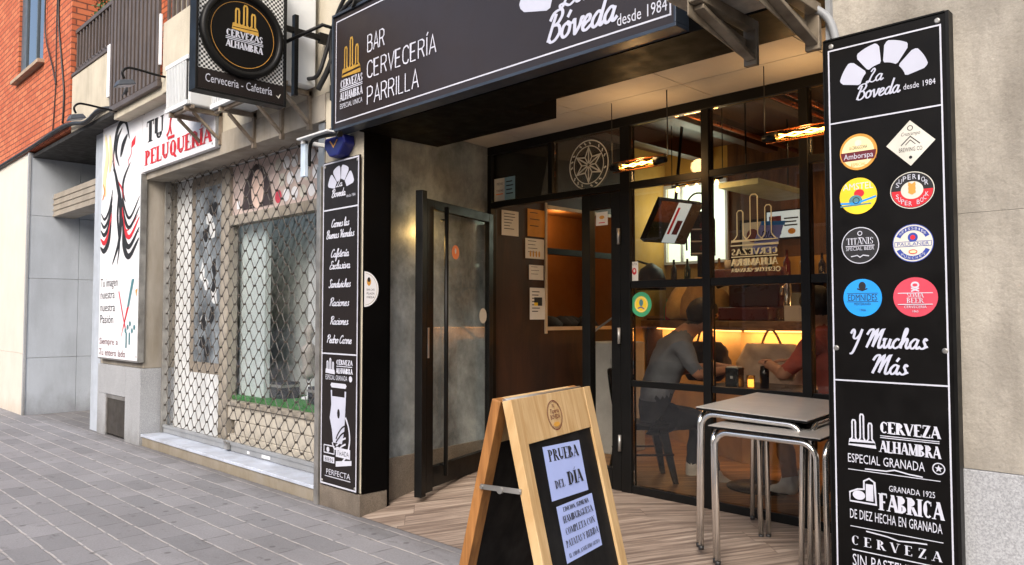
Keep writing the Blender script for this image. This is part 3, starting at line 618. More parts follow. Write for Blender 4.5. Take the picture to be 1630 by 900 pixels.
# ================================================================== BRICK BUILDING
Bk = thing('brick_building', 'orange red brick building with white plaster ground floor at the left', 'building', (-14, 2.95, 0))
m = MB().box(-40, -13.9, 2.95, 6, 3.88, 10).box(-12.48, -11.13, 2.95, 6, 3.88, 10).box(-13.9, -12.48, 2.95, 6, 3.88, 5.12).box(-13.9, -12.48, 2.95, 6, 6.9, 10)
m.build('brick_wall', BRICK, Bk)
m = MB(); m.box(-40, -13.06, 2.94, 6, .9, 3.872).box(-40, -13.06, 2.93, 6, 0, .896); m.build('plaster_wall', PLAST, Bk)
m = MB()
for z0, z1 in ((0, .83), (.835, 2.0), (2.005, 2.93), (2.935, 3.86)):
    for y0, y1 in ((2.955, 3.62), (3.625, 4.6)): m.box(-13.055, -13.0, y0, y1, z0, z1)
m.build('granite_return', GRANL, Bk, bevel=.002)
MB().box(-13.06, -12.99, 2.925, 2.953, 0, 3.86).build('granite_edge', GRAN, Bk)
wi = MB().box(-13.9, -13.6, 2.985, 3.05, 5.125, 6.9).box(-12.54, -12.482, 2.985, 3.05, 5.125, 6.9).box(-13.6, -12.54, 2.985, 3.05, 5.125, 5.18).box(-13.02, -12.98, 2.985, 3.05, 5.18, 6.9).build('window', M('dark_window_frame', '4c555c', .4), Bk)
MB().box(-13.6, -12.54, 3.005, 3.011, 5.18, 6.9).build('window_pane', glass_mat('bright_window_glass', (.9, .93, .95), 2.5), wi)
MB().box(-13.9, -12.48, 3.052, 3.06, 5.13, 6.9).build('curtain', WPAN, wi)
MB().obox((-13.98, 2.86, 5.06), (1.58, 0, 0), (0, .24, .02), (0, 0, .055)).build('window_sill', M('sill_stone', 'a2907c', .8, var=.15), Bk, bevel=.004)

# ================================================================== OPPOSITE SIDE OF THE STREET
Op = thing('street_building', 'plain rendered building across the street, seen only in reflections', 'building', (-6, -13, 0))
MB().box(-34, 14, -16, -13, -.13, 6.5).build('facade_wall', M('ochre_render', 'b9ab98', .9, var=.1), Op)
m = MB(); g2 = MB()
for k in range(15):
    for z in (1.0, 4.1):
        x = -32 + k * 3.1; m.box(x, x + 1.4, -12.998, -12.95, z, z + 1.7); g2.box(x + .08, x + 1.32, -12.948, -12.94, z + .08, z + 1.62)
m.build('window_frames', WHITE, Op); g2.build('window_panes', SHADE, Op)

# ================================================================== BAR SHOPFRONT
YG = 4.715
S = thing('glazed_shopfront', 'black steel framed glass front of the bar with an open door', 'shopfront', (-3.2, YG, .16))
def bar(x0, x1, z0, z1, y0=YG - .035, y1=YG + .035): return (x0, x1, y0, y1, z0, z1)
m = MB()
m.box(*bar(-4.998, -1.325, 2.885, 2.955)); m.box(*bar(-4.998, -1.325, 2.405, 2.455, YG - .030, YG + .030))
m.box(*bar(-5.0, -4.945, .06, 2.884)); m.box(*bar(-3.525, -3.435, .10, 2.884)); m.box(*bar(-4.262, -4.215, 2.456, 2.884))
for x in (-2.795, -2.095): m.box(*bar(x - .03, x + .03, .12, 2.884))
m.box(*bar(-1.39, -1.325, .12, 2.884))
for z, h_ in ((1.655, .055), (.925, .045), (.12, .075)):
    for x0, x1 in ((-3.434, -2.826), (-2.764, -2.126), (-2.064, -1.391)): m.box(*bar(x0, x1, z, z + h_, YG - .028, YG + .028))
m.box(*bar(-4.944, -3.526, .085, .135, YG - .03, YG + .03))
m.build('steel_frame', BLK, S, bevel=.003)
def pane(x0, x1, z0, z1, p=S, mat=GLASS): MB().box(x0, x1, YG - .004, YG + .004, z0, z1).build('glass_pane', mat, p)
for x0, x1 in ((-4.944, -4.263), (-4.214, -3.526), (-3.434, -2.826), (-2.764, -2.126), (-2.064, -1.391)): pane(x0, x1, 2.457, 2.883)
for x0, x1 in ((-3.434, -2.826), (-2.764, -2.126), (-2.064, -1.391)):
    pane(x0, x1, 1.712, 2.403); pane(x0, x1, .972, 1.653); pane(x0, x1, .197, .923)
# fixed right leaf
D2 = MB().box(*bar(-3.90, -3.82, .145, 2.395)).box(*bar(-3.61, -3.528, .145, 2.395)).box(*bar(-3.818, -3.612, 2.28, 2.395)).box(*bar(-3.818, -3.612, .145, .30)).build('fixed_door_leaf', BLK, S, bevel=.003)
pane(-3.818, -3.612, .302, 2.278, D2, GLASSD)
m = MB()
for z in (2.05, 1.30, .5): m.tube([(-3.528, YG - .05, z - .06), (-3.528, YG - .05, z + .06)], .013, 10)
m.build('hinge', GALV, D2)
# open left leaf (hinged at the left jamb, swung out against the concrete wall)
H = Vector((-4.93, 4.67, 0)); Eo = Vector((-4.60, 3.66, 0)); du = (Eo - H).normalized(); LW = (Eo - H).length; dn = Vector((-du.y, du.x, 0))   # dn faces the room side
if dn.x < 0: dn = -dn
def lf(mb, u0, u1, z0, z1, t0=-.022, t1=.022, mm=0):
    return mb.obox(H + du * u0 + dn * t0 + Vector((0, 0, z0)), du * (u1 - u0), dn * (t1 - t0), (0, 0, z1 - z0), mm)
mb = MB(); lf(mb, 0, .075, .15, 2.345); lf(mb, LW - .095, LW, .12, 2.345); lf(mb, .076, LW - .096, 2.27, 2.345); lf(mb, .076, LW - .096, .145, .30)
L1 = mb.build('open_door_leaf', BLK, S, bevel=.003)
mb = MB(); lf(mb, .076, LW - .096, .302, 2.268, -.004, .004); mb.build('glass_pane', GLASSD, L1)
mb = MB(); lf(mb, LW + .012, LW + .075, .10, 2.40, -.035, .03); mb.build('edge_profile', BLK, L1, bevel=.004)
hp = H + du * (LW - .21) + dn * .065
MB().tube([hp + Vector((0, 0, .22)), hp + Vector((0, 0, 2.30))], .017, 12).tube([hp + Vector((0, 0, .30)), hp + Vector((0, 0, .30)) - dn * .05], .01, 8).tube([hp + Vector((0, 0, 2.2)), hp + Vector((0, 0, 2.2)) - dn * .05], .01, 8).build('pull_handle', BLK, L1)
mb = MB(); lf(mb, LW - .03, LW - .012, 1.13, 1.36, .022, .027); mb.build('lock_plate', GALV, L1)
ov = H + du * .62 + Vector((0, 0, 1.965)); A = Art(ov + dn * .005, -du, Z_); A.disc(0, 0, .058, ORNG); A.disc(0, .01, .012, PAPERW, ry=.022); A.build('round_orange_sticker', L1)
A = Art(H + du * .16 + dn * .005 + Vector((0, 0, 1.45)), -du, Z_); A.disc(0, 0, .065, GREYI); A.build('pale_oval_sticker', L1)

# ================================================================== BAR INTERIOR (parts of the building)
I = thing('bar_interior', 'warm lit bar room with timber ceiling behind the glass front', 'room', (-3.2, 6, .16))
m = MB().box(-5.1, -5.0, 4.76, 5.47, .1, 3.3).box(-5.1, -5.0, 5.47, 6.75, .1, 1.31).box(-5.1, -5.0, 5.47, 6.75, 2.52, 3.3)
m.build('walnut_panelling', WALNUT, I)
MB().box(-5.1, -5.0, 6.752, 7.6, .1, 3.3).build('ochre_side_wall', OCHRE, I)
MB().box(-5.75, -5.70, 5.3, 6.9, 1.2, 2.6).box(-5.7, -5.1, 5.3, 5.35, 1.2, 2.6).box(-5.7, -5.1, 6.86, 6.9, 1.2, 2.6).box(-5.7, -5.1, 5.352, 6.858, 2.56, 2.6).box(-5.7, -5.1, 5.352, 6.858, 1.2, 1.30).build('serving_niche', OCHRED, I)
MB().box(-5.02, -4.985, 5.44, 5.468, 1.28, 2.54).box(-5.02, -4.985, 5.47, 6.78, 1.31, 1.345).box(-5.02, -4.985, 5.47, 6.78, 2.49, 2.52).build('niche_trim', M('pale_trim', 'b9a284', .5), I)
MB().box(-5.02, -4.98, 5.47, 6.78, 2.045, 2.105).build('niche_crossbar', BLK, I)
MB().box(-4.2, -.8, 7.5, 7.6, 2.05, 3.3).build('back_wall', wood_mat('timber_boards', '6e4824', '41270f', stretch=(5, 5, .5), rough=.5), I)
MB().box(-5.0, -.8, 7.5, 7.6, .1, 2.05).box(-5.0, -4.2, 7.5, 7.6, 2.92, 3.3).build('back_wall', OCHRE, I)
MB().box(-1.3, -1.25, 4.76, 7.6, .1, 3.3).build('side_wall', WALNUT, I)
MB().box(-5.3, -1.0, 4.72, 7.7, 3.30, 3.4).build('timber_ceiling', CEILW, I)
m = MB()
for x in (-4.5, -3.75, -2.9, -2.0): m.box(x, x + .13, 4.8, 7.49, 3.14, 3.298)
m.build('ceiling_beam', CEILW, I, bevel=.005)
m = MB()
for x in (-2.62, -2.50, -3.35): m.tube([(x, 4.85, 3.08), (x, 7.45, 3.08)], .022, 10)
m.build('copper_pipe', COPPER, I)
kw = MB().box(-5.0, -4.2, 7.56, 7.57, 2.05, 2.92).build('kitchen_window', KITCH, I)
m = MB().box(-5.0, -4.2, 7.47, 7.5, 2.03, 2.06).box(-5.0, -4.2, 7.47, 7.5, 2.90, 2.94)
for x in (-5.0, -4.78, -4.45, -4.22): m.box(x, x + .03, 7.47, 7.5, 2.062, 2.898)
m.build('window_frame', WHITE, kw)
# counter
C0, C1, C2 = Vector((-4.96, 6.95)), Vector((-3.38, 6.02)), Vector((-1.32, 6.6))
def off2(p, q, d): t = (q - p).normalized(); return Vector((-t.y, t.x)) * d
front = [C0, C1, C2]; back = [C0 + Vector((.32, .5)), C1 + Vector((-.03, .62)), C2 + Vector((-.05, .6))]
def slab(z0, z1, ins):
    f_ = [p + Vector((-.1 * ins, 1) if i == 1 else (.3 * ins, 1)).normalized() * ins * (1 if ins else 0) for i, p in enumerate(front)]
    mb = MB()
    for i in (0, 1):
        a, b, c, d_ = f_[i], f_[i + 1], back[i + 1], back[i]
        mb.hexa([(*a, z0), (*b, z0), (*c, z0), (*d_, z0), (*a, z1), (*b, z1), (*c, z1), (*d_, z1)])
    return mb
Cn = thing('bar_counter', 'stone fronted bar counter with glowing strip under its thick wooden top', 'counter', (-3.38, 6.3, .16))
slab(1.325, 1.405, 0).build('counter_top', OAK, Cn, bevel=.008)
slab(.161, 1.324, .22).build('counter_front', STONEP, Cn)
m = MB()
for a, b in ((C0, C1), (C1, C2)):
    t = (b - a).normalized(); n = Vector((-t.y, t.x)); p, q = a + t * .1 + n * .15, b - t * .05 + n * .15; m.tube([(*p, 1.315), (*q, 1.315)], .007, 8)
m.build('light_strip', LEDW, Cn)
for a, b, pw in ((C0, C1, 4.5), (C1, C2, 8.5)):
    t = (b - a).normalized(); n = Vector((-t.y, t.x)); c = (a + b) / 2 + n * .11
    l = bpy.data.lights.new('strip_light', 'AREA'); l.shape = 'RECTANGLE'; l.size = (b - a).length * .9; l.size_y = .03; l.energy = pw; l.color = (1, .60, .26)
    o = bpy.data.objects.new('strip_light', l); COL.objects.link(o); o.location = (*c, 1.31)
    o.rotation_euler = (R(14), 0, math.atan2(t.y, t.x)); o.parent = Cn; o.matrix_parent_inverse = Matrix.Translation(Cn.location).inverted()
def point(name, loc, e, col, r=.05, spot=None):
    l = bpy.data.lights.new(name, 'SPOT' if spot else 'POINT'); l.energy = e; l.color = col; l.shadow_soft_size = r
    if spot: l.spot_size = R(spot); l.spot_blend = .6
    o = bpy.data.objects.new(name, l); COL.objects.link(o); o.location = loc; return o
def inparent(o, p): o.parent = p; o.matrix_parent_inverse = Matrix.Translation(p.location).inverted(); return o
# ================================================================== SIGNS
# fascia sign over the entrance
F = thing('fascia_sign', 'long dark brown fascia sign with white arch logo above the bar entrance', 'sign', (-3.45, 3.12, 2.81))
MB().box(-4.93, -1.975, 3.06, 3.155, 2.825, 3.665).build('sign_panel', SIGNF, F)
m = MB().box(-4.945, -1.962, 3.045, 3.158, 2.805, 2.824).box(-4.945, -1.962, 3.045, 3.158, 3.666, 3.685).box(-4.945, -4.931, 3.045, 3.158, 2.8245, 3.6655).box(-1.974, -1.962, 3.045, 3.158, 2.8245, 3.6655)
m.build('sign_frame', M('dark_blue_grey_trim', '39414c', .35, metal=.3), F, bevel=.002)
A = Art((0, 3.06, 0), X_, Z_); A.frame(-4.905, -1.995, 2.868, 3.63, .009, WVIN); A.build('border_line', F)
A = Art((0, 3.06, 0), X_, Z_)
A.towers(-4.70, 3.195, .24, .265, GOLD, .014); A.build('tower_emblem', F)
A = Art((0, 3.06, 0), X_, Z_)
A.serif('CERVEZAS', -4.695, 3.117, .056, WVIN, width=.29, kk=.24, tt=.1); A.rect(-4.84, -4.55, 3.102, 3.109, WVIN); A.rect(-4.84, -4.55, 3.090, 3.096, WVIN)
A.serif('ALHAMBRA', -4.695, 3.02, .060, WVIN, width=.29, kk=.24, tt=.1); A.text('ESPECIAL UNICA', -4.695, 2.962, .036, WVIN, width=.29, thin=0)
A.build('emblem_lettering', F)
A = Art((0, 3.06, 0), X_, Z_)
def thin(A, t, x, y, h, wd, m, lw):   # thin rounded sign capitals drawn with a pen
    G = {'B': [[(0, 0), (0, 1), (.35, 1), (.5, .9), (.5, .65), (.35, .54), (0, .54)], [(.35, .54), (.55, .42), (.55, .12), (.38, 0), (0, 0)]], 'A': [[(0, 0), (.3, 1), (.6, 0)], [(.11, .33), (.49, .33)]],
         'R': [[(0, 0), (0, 1), (.35, 1), (.52, .88), (.52, .62), (.35, .5), (0, .5)], [(.3, .5), (.55, 0)]], 'C': [[(.55, .8), (.45, .97), (.3, 1), (.1, .93), (0, .75), (0, .25), (.1, .07), (.3, 0), (.45, .03), (.55, .2)]],
         'E': [[(.48, 1), (0, 1), (0, 0), (.48, 0)], [(0, .52), (.42, .52)]], 'V': [[(0, 1), (.29, 0), (.58, 1)]], 'Í': [[(.05, 0), (.05, 1)], [(.03, 1.1), (.16, 1.27)]], 'P': [[(0, 0), (0, 1), (.35, 1), (.53, .88), (.53, .58), (.35, .46), (0, .46)]],
         'I': [[(.05, 0), (.05, 1)]], 'L': [[(0, 1), (0, 0), (.45, 0)]]}
    wds = {'Í': .1, 'I': .1, 'L': .47}
    W = sum(wds.get(c, .57) + .17 for c in t) - .17; k = wd / (W * h); cx = 0
    for c in t:
        for st in G[c]: A.stroke([(x + (cx + px) * h * k, y + py * h) for px, py in st], lw, m)
        cx += wds.get(c, .57) + .17
thin(A, 'BAR', -4.495, 3.305, .118, .20, WVIN, .0105); thin(A, 'CERVECERÍA', -4.495, 3.118, .118, .755, WVIN, .0105); thin(A, 'PARRILLA', -4.49, 2.930, .122, .575, WVIN, .0105)
A.build('lettering', F)
A = Art((0, 3.06, 0), X_, Z_)
A.arch(-2.52, 3.065, .50, SIGNW, ri=.50); A.build('arch_emblem', F)
A = Art((0, 3.06, 0), X_, Z_)
A.script('La', -2.60, 3.105, .145, SIGNW, pen=.215, width=.19, slope=-.02); A.script('Bóveda', -2.555, 2.935, .150, SIGNW, pen=.24, width=.47, slope=0.0)
A.text('desde 1984', -2.165, 2.898, .060, WVIN, width=.30)
A.build('script_lettering', F)

# totem sign right of the entrance
T = thing('totem_sign', 'tall black beer board with round brand badges right of the entrance', 'sign', (-1.085, 3.17, .05))
MB().box(-1.312, -.858, 3.150, 3.197, .05, 2.585).build('sign_panel', SIGNK, T)
MB().box(-1.318, -1.313, 3.145, 3.197, .045, 2.59).box(-.857, -.845, 3.145, 3.197, .045, 2.59).box(-1.3125, -.8575, 3.145, 3.197, 2.586, 2.592).build('sign_frame', BLK, T)
A = Art((0, 3.15, 0), X_, Z_); A.frame(-1.298, -.872, .08, 2.545, .006, WVIN)
A.rect(-1.292, -.878, 2.235, 2.241, WVIN); A.rect(-1.292, -.878, 1.188, 1.194, WVIN); A.build('border_line', T)
A = Art((0, 3.15, 0), X_, Z_); A.arch(-1.085, 2.36, .172, SIGNW, ri=.50); A.build('arch_emblem', T)
A = Art((0, 3.15, 0), X_, Z_); A.script('La', -1.115, 2.380, .050, SIGNW, width=.062, pen=.215); A.script('Boveda', -1.105, 2.318, .056, SIGNW, width=.165, pen=.215); A.text('desde 1984', -.952, 2.322, .022, WVIN, width=.115); A.build('script_lettering', T)
def badge(name, x, z, fn, label):
    A = Art((x, 3.15, z), X_, Z_); fn(A); o = A.build('badge', T); o['label'] = label
r = .073
def b1(A):
    A.disc(0, 0, r, TANI); A.disc(-.002, .0, r * .86, CREAM); A.rect(-r * .96, r * .96, -.034, .002, MAROON); A.text('Amborspa', 0, -.026, .022, WVIN, width=.115); A.disc(0, .036, .013, GREYI); A.text('LA ZARAGOZANA', 0, .012, .013, INK, width=.07); A.text('ESPECIAL', 0, -.056, .012, TANI, width=.06); A.ring(0, 0, r * .97, .004, TANI)
def b2(A):
    k = .088; A.poly([(0, -k), (k, 0), (0, k), (-k, 0)], GREYI); A.ring(0, .058, .009, .003, INK); A.text('Cruzcampo', 0, .030, .014, INK, width=.07, shear=.2); A.stroke([(-.034, -.006), (0, .026), (.034, -.006)], .004, INK); A.stroke([(-.018, -.006), (0, .012), (.018, -.006)], .003, INK); A.text('BREWING CO', 0, -.032, .016, INK, width=.085); A.disc(0, -.055, .006, INK)
def b3(A):
    A.disc(0, 0, r, YEL); A.text('AMSTEL', 0, .026, .026, WVIN, width=.118); A.disc(.004, .010, .020, RED, ry=.016); A.disc(-.010, -.018, .026, TEAL, ry=.022); A.stroke([(-.07, -.026), (-.01, -.030), (.07, -.008)], .008, BLU); A.stroke([(-.07, -.038), (.05, -.034)], .006, TEAL); A.ring(-.008, -.018, .012, .003, INK)
def b4(A):
    ry = .071; A.disc(0, 0, .079, GREYI, ry=ry); A.disc(0, 0, .076, INK, ry=ry - .003); A.poly([(.074 * math.cos(R(180 + 180 * i / 20)), (ry - .005) * math.sin(R(180 + 180 * i / 20))) for i in range(21)], RED)
    A.disc(0, 0, .040, GREYI, ry=.034)
    for q in (-1, 1):
        for k in range(3): A.poly([(0, -.018 + k * .014), (q * .014, -.010 + k * .014), (q * .012, .004 + k * .014), (0, -.004 + k * .014)], TANI)
    for i, ch in enumerate('SUPERIOR'): a = R(152 - i * 17.7); A.text(ch, .058 * math.cos(a), .051 * math.sin(a) - .009, .019, WVIN, width=.0145)
    for i, ch in enumerate('SUPER BOCK'): a = R(205 + i * 14.5); A.text(ch, .058 * math.cos(a), .054 * math.sin(a) - .006, .017, WVIN, width=.013)
def b5(A):
    A.disc(0, 0, r, WVIN); A.disc(0, 0, r * .955, INK); A.ring(0, .048, .008, .003, WVIN); A.stroke([(-.008, .030), (.008, .030)], .003, WVIN); A.serif('TITANIS', 0, .004, .026, WVIN, width=.105); A.rect(-.056, .056, -.004, -.001, WVIN); A.text('SPECIAL BEER', 0, -.020, .014, WVIN, width=.11); A.stroke([(-.035, -.044), (-.01, -.040), (.0, -.048), (.012, -.040), (.035, -.044)], .004, WVIN)
def b6(A):
    A.disc(0, 0, r, NAVY); A.disc(0, 0, r * .96, GREYI); A.ring(0, 0, r * .78, .016, NAVY, a0=25, a1=155); A.ring(0, 0, r * .78, .016, NAVY, a0=205, a1=335); A.disc(0, .022, .018, NAVY); A.disc(0, .022, .009, RED); A.rect(-.066, .066, -.012, .006, GREYI); A.frame(-.066, .066, -.013, .007, .002, NAVY); A.text('PAULANER', 0, -.009, .012, NAVY, width=.115); A.disc(0, -.033, .016, CREAM, ry=.008); A.ring(0, -.033, .014, .003, RED, ry=.007)
    for i, ch in enumerate('WEISSBIER'): a = R(140 - i * 12.5); A.text(ch, .057 * math.cos(a), .057 * math.sin(a) - .005, .010, WVIN, width=.010)
    for i, ch in enumerate('MÜNCHEN'.replace('Ü', 'U')): a = R(228 + i * 14); A.text(ch, .057 * math.cos(a), .057 * math.sin(a) - .005, .010, WVIN, width=.010)
def b7(A):
    A.disc(0, 0, r * 1.02, BLU); A.disc(0, .046, .014, INK, ry=.017); A.stroke([(-.02, .036), (0, .028), (.02, .036)], .005, INK); A.rect(-.060, .060, .016, .018, INK); A.text('EDMNIDES', 0, -.012, .025, INK, width=.115); A.rect(-.060, .060, -.017, -.015, INK); A.text('MEDITERRANEA', 0, -.030, .010, INK, width=.065); A.text('1906', 0, -.054, .009, INK)
def b8(A):
    A.disc(0, 0, r * 1.08, PINK, ry=r * 1.03); A.disc(0, .046, .015, WVIN, ry=.013); A.disc(0, .046, .009, PINK, ry=.006); A.stroke([(-.014, .022), (.014, .034)], .005, WVIN); A.stroke([(-.014, .034), (.014, .022)], .005, WVIN); A.rect(-.062, .062, .014, .017, WVIN); A.serif('SOMA', 0, -.002, .018, WVIN, width=.06); A.serif('BEER', 0, -.022, .018, WVIN, width=.06); A.rect(-.062, .062, -.029, -.026, WVIN); A.text('CERVECERIA', 0, -.042, .010, WVIN, width=.08); A.text('1865', 0, -.058, .008, WVIN)
for nm, x, z, fn, lb in (('a', -1.183, 2.107, b1, 'cream and maroon round badge'), ('b', -.988, 2.112, b2, 'pale grey diamond badge'), ('c', -1.187, 1.93, b3, 'yellow round badge'), ('d', -.986, 1.93, b4, 'black and red oval badge'), ('e', -1.183, 1.731, b5, 'black round badge with white rim'), ('f', -.987, 1.727, b6, 'white and navy round badge'), ('g', -1.178, 1.522, b7, 'blue round badge'), ('h', -.983, 1.521, b8, 'crimson round badge')):
    badge(nm, x, z, fn, lb)
A = Art((0, 3.15, 0), X_, Z_); A.script('Y Muchas', -1.092, 1.325, .072, SIGNW, width=.29, pen=.22); A.script('Más', -1.085, 1.225, .072, SIGNW, width=.135, pen=.22); A.build('script_lettering', T)
A = Art((0, 3.15, 0), X_, Z_)
A.towers(-1.19, .935, .105, .125, WVIN, .006)
A.serif('CERVEZA', -1.015, .995, .044, WVIN, width=.215, kk=.26, tt=.1); A.rect(-1.12, -.91, .983, .986, WVIN); A.rect(-1.12, -.91, .976, .979, WVIN); A.serif('ALHAMBRA', -1.015, .922, .044, WVIN, width=.215, kk=.26, tt=.1)
A.text('ESPECIAL GRANADA', -1.105, .868, .034, WVIN, width=.285); A.ring(-.915, .885, .020, .004, WVIN)
st = [(-.915 + (.014 if i % 2 == 0 else .006) * math.sin(R(36 * i)), .885 + (.014 if i % 2 == 0 else .006) * math.cos(R(36 * i))) for i in range(10)]; A.poly(st, WVIN)
A.rect(-1.245, -.91, .838, .841, WVIN); A.stroke([(-1.18, .848), (-1.10, .850), (-1.07, .858), (-1.02, .850), (-.97, .846)], .005, WVIN)
A.stroke([(-1.24, .715), (-1.24, .75), (-1.21, .765), (-1.185, .768), (-1.185, .80), (-1.165, .812), (-1.145, .80), (-1.140, .715)], .006, WVIN, closed=True); A.disc(-1.205, .742, .024, WVIN, ry=.018); A.rect(-1.178, -1.15, .725, .79, WVIN)
A.text('GRANADA 1925', -1.01, .775, .022, WVIN, width=.165); A.serif('FABRICA', -1.015, .698, .064, WVIN, width=.225, kk=.27, tt=.11); A.text('DE DIEZ HECHA EN GRANADA', -1.075, .648, .036, WVIN, width=.335)
A.rect(-1.24, -.905, .615, .618, WVIN); A.stroke([(-1.18, .606), (-1.10, .600), (-1.06, .592), (-1.0, .598), (-.96, .600)], .005, WVIN)
A.serif('CERVEZA', -1.075, .545, .036, WVIN, width=.325, kk=.2, gap=.5); A.rect(-1.235, -.93, .523, .527, WVIN); A.text('SIN PASTEURIZAR', -1.08, .463, .046, WVIN, width=.31); A.rect(-1.235, -.93, .447, .451, WVIN); A.rect(-1.10, -.99, .437, .440, WVIN)
A.rect(-1.235, -1.0, .395, .43, WVIN); A.text('DESIGN', -1.12, .400, .022, INK, width=.15); A.ring(-.95, .41, .028, .005, WVIN)
A.build('lettering', T)

# narrow menu sign on the pillar
P = thing('menu_sign', 'narrow dark menu sign with white script on the pillar left of the entrance', 'sign', (-5.0, 3.19, .17))
MB().box(-5.250, -4.752, 3.172, 3.184, .17, 2.635).build('sign_panel', SIGNB, P)
A = Art((0, 3.172, 0), X_, Z_); A.frame(-5.245, -4.757, .176, 2.629, .012, WVIN); A.rect(-5.233, -4.769, 2.255, 2.266, WVIN); A.rect(-5.233, -4.769, 1.158, 1.169, WVIN); A.build('border_line', P)
A = Art((0, 3.172, 0), X_, Z_); A.arch(-5.0, 2.405, .185, SIGNW, ri=.42, gap=5); A.build('arch_emblem', P)
A = Art((0, 3.172, 0), X_, Z_)
A.script('La', -5.02, 2.43, .05, WVIN, width=.08); A.script('Boveda', -5.03, 2.355, .055, WVIN, width=.19, pen=.3); A.text('desde 1984', -4.86, 2.335, .022, WVIN, width=.12)
for t_, z, wd in (('Carnes las', 2.125, .27), ('Buenas Viandas', 2.04, .42), ('Cafetería', 1.895, .27), ('Exclusiva', 1.805, .31), ('Sandwiches', 1.665, .33), ('Raciones', 1.525, .29), ('Raciones', 1.385, .27), ('Pedro Carne', 1.245, .37)):
    A.script(t_, -5.0, z, .058, WVIN, width=wd * .9, pen=.27)
A.build('script_lettering', P)
A = Art((0, 3.172, 0), X_, Z_)
A.towers(-5.12, 1.02, .13, .105, WVIN, .011); A.serif('CERVEZA', -4.925, 1.085, .036, WVIN, width=.22, kk=.3, tt=.14); A.rect(-5.03, -4.82, 1.07, 1.076, WVIN); A.serif('ALHAMBRA', -4.925, 1.02, .040, WVIN, width=.22, kk=.3, tt=.14); A.text('ESPECIAL GRANADA', -5.03, .968, .036, WVIN, width=.30); A.disc(-4.84, .985, .022, WVIN)
A.build('emblem_lettering', P)
A = Art((0, 3.172, 0), X_, Z_)   # hand holding a beer glass
A.poly([(-5.10, .91), (-4.91, .91), (-4.895, .93), (-4.91, .945), (-5.10, .945), (-5.115, .93)], WVIN); A.poly([(-5.11, .89), (-4.90, .89), (-4.905, .80), (-4.92, .60), (-4.95, .50), (-5.07, .50), (-5.09, .60), (-5.12, .68), (-5.10, .78)], SIGNW)
A.rect(-5.09, -4.92, .845, .89, SIGNB); A.disc(-5.0, .72, .018, SIGNB, ry=.035)
A.stroke(smooth([(-4.905, .70), (-4.86, .62), (-4.85, .52), (-4.89, .42), (-4.98, .34)]), .016, WVIN)
for k in range(4): A.stroke(smooth([(-4.90, .64 - k * .045), (-4.95, .62 - k * .045), (-5.0, .575 - k * .04), (-5.03, .53 - k * .025)]), .013, SIGNB if k < 2 else WVIN)
A.stroke(smooth([(-5.08, .50), (-5.05, .455), (-5.0, .47), (-4.97, .44), (-4.95, .47)]), .013, WVIN); A.build('glass_drawing', P)
A = Art((0, 3.172, 0), X_, Z_)
A.frame(-5.20, -5.05, .41, .475, .008, WVIN); A.disc(-5.14, .44, .02, WVIN); A.rect(-5.03, -4.84, .40, .47, WVIN); A.text('TIRADA', -4.935, .415, .035, SIGNB, width=.16); A.rect(-5.20, -5.05, .345, .39, WVIN); A.text('BIEN', -5.125, .352, .028, SIGNB, width=.12); A.poly([(-5.03, .325), (-4.82, .36), (-4.82, .395), (-5.03, .365)], WVIN)
A.text('PERFECTA', -5.0, .255, .040, WVIN, width=.33); A.rect(-5.18, -4.83, .238, .244, WVIN); A.build('slogan_lettering', P)

# round sticker on the black pillar side
RS = thing('round_sticker', 'white half round sticker on the black side of the entrance pillar', 'sticker', (-4.73, 3.21, 1.64))
A = Art((-4.732, 3.206, 1.645), (0, 1, 0), Z_); A.disc(0, 0, .125, WPAN, ry=.130, a0=-90, a1=90); A.ring(0, 0, .112, .006, GREYI, ry=.117, a0=-85, a1=85); A.disc(.04, .055, .018, TANI, ry=.03); A.disc(.04, .07, .012, INK, ry=.018)
for k in range(3): A.text(('BAR CAFE', 'PLAZA', 'MESA')[k], .055, -.01 - k * .028, .014, INK, width=.07)
A.build('printed_face', RS)

# hairdresser signs
Hs = thing('hairdresser_sign', 'white hairdresser sign with red and black capitals above the shutter', 'sign', (-8.1, 3.17, 3.05))
MB().box(-9.04, -7.14, 3.14, 3.198, 3.06, 3.76).build('sign_panel', WPAN, Hs, bevel=.004)
A = Art((0, 3.14, 0), X_, Z_); A.serif('TU', -8.665, 3.375, .235, INK, width=.50, kk=.26, tt=.09); A.serif('PELUQUERÍA', -8.08, 3.125, .165, RED, width=1.72, kk=.24, tt=.09)
A.stroke(smooth([(-8.32, 3.62), (-8.26, 3.70), (-8.18, 3.60), (-8.24, 3.48), (-8.20, 3.36)]), .03, RED); A.stroke(smooth([(-8.10, 3.66), (-8.2, 3.60), (-8.26, 3.42), (-8.33, 3.36)]), .03, RED); A.stroke([(-8.30, 3.33), (-8.12, 3.33)], .03, RED)
A.build('lettering', Hs)
MB().box(-7.139, -7.128, 3.138, 3.198, 3.06, 3.76).build('edge_strip', GREYM, Hs)
Hp = thing('hairdresser_poster', 'tall white panel with flowing hair drawing left of the shuttered shop', 'sign', (-9.7, 3.17, .93))
MB().box(-10.40, -9.06, 3.14, 3.198, .94, 3.85).build('sign_panel', WPAN, Hp, bevel=.004)
MB().box(-9.058, -9.03, 3.136, 3.198, .93, 3.05).box(-10.40, -9.058, 3.136, 3.198, .925, .938).build('edge_strip', GALV, Hp)
A = Art((-10.4, 3.14, .94), X_, Z_)
def hair(pts, w, m): A.stroke(smooth(pts, 8), w, m, wf=None)
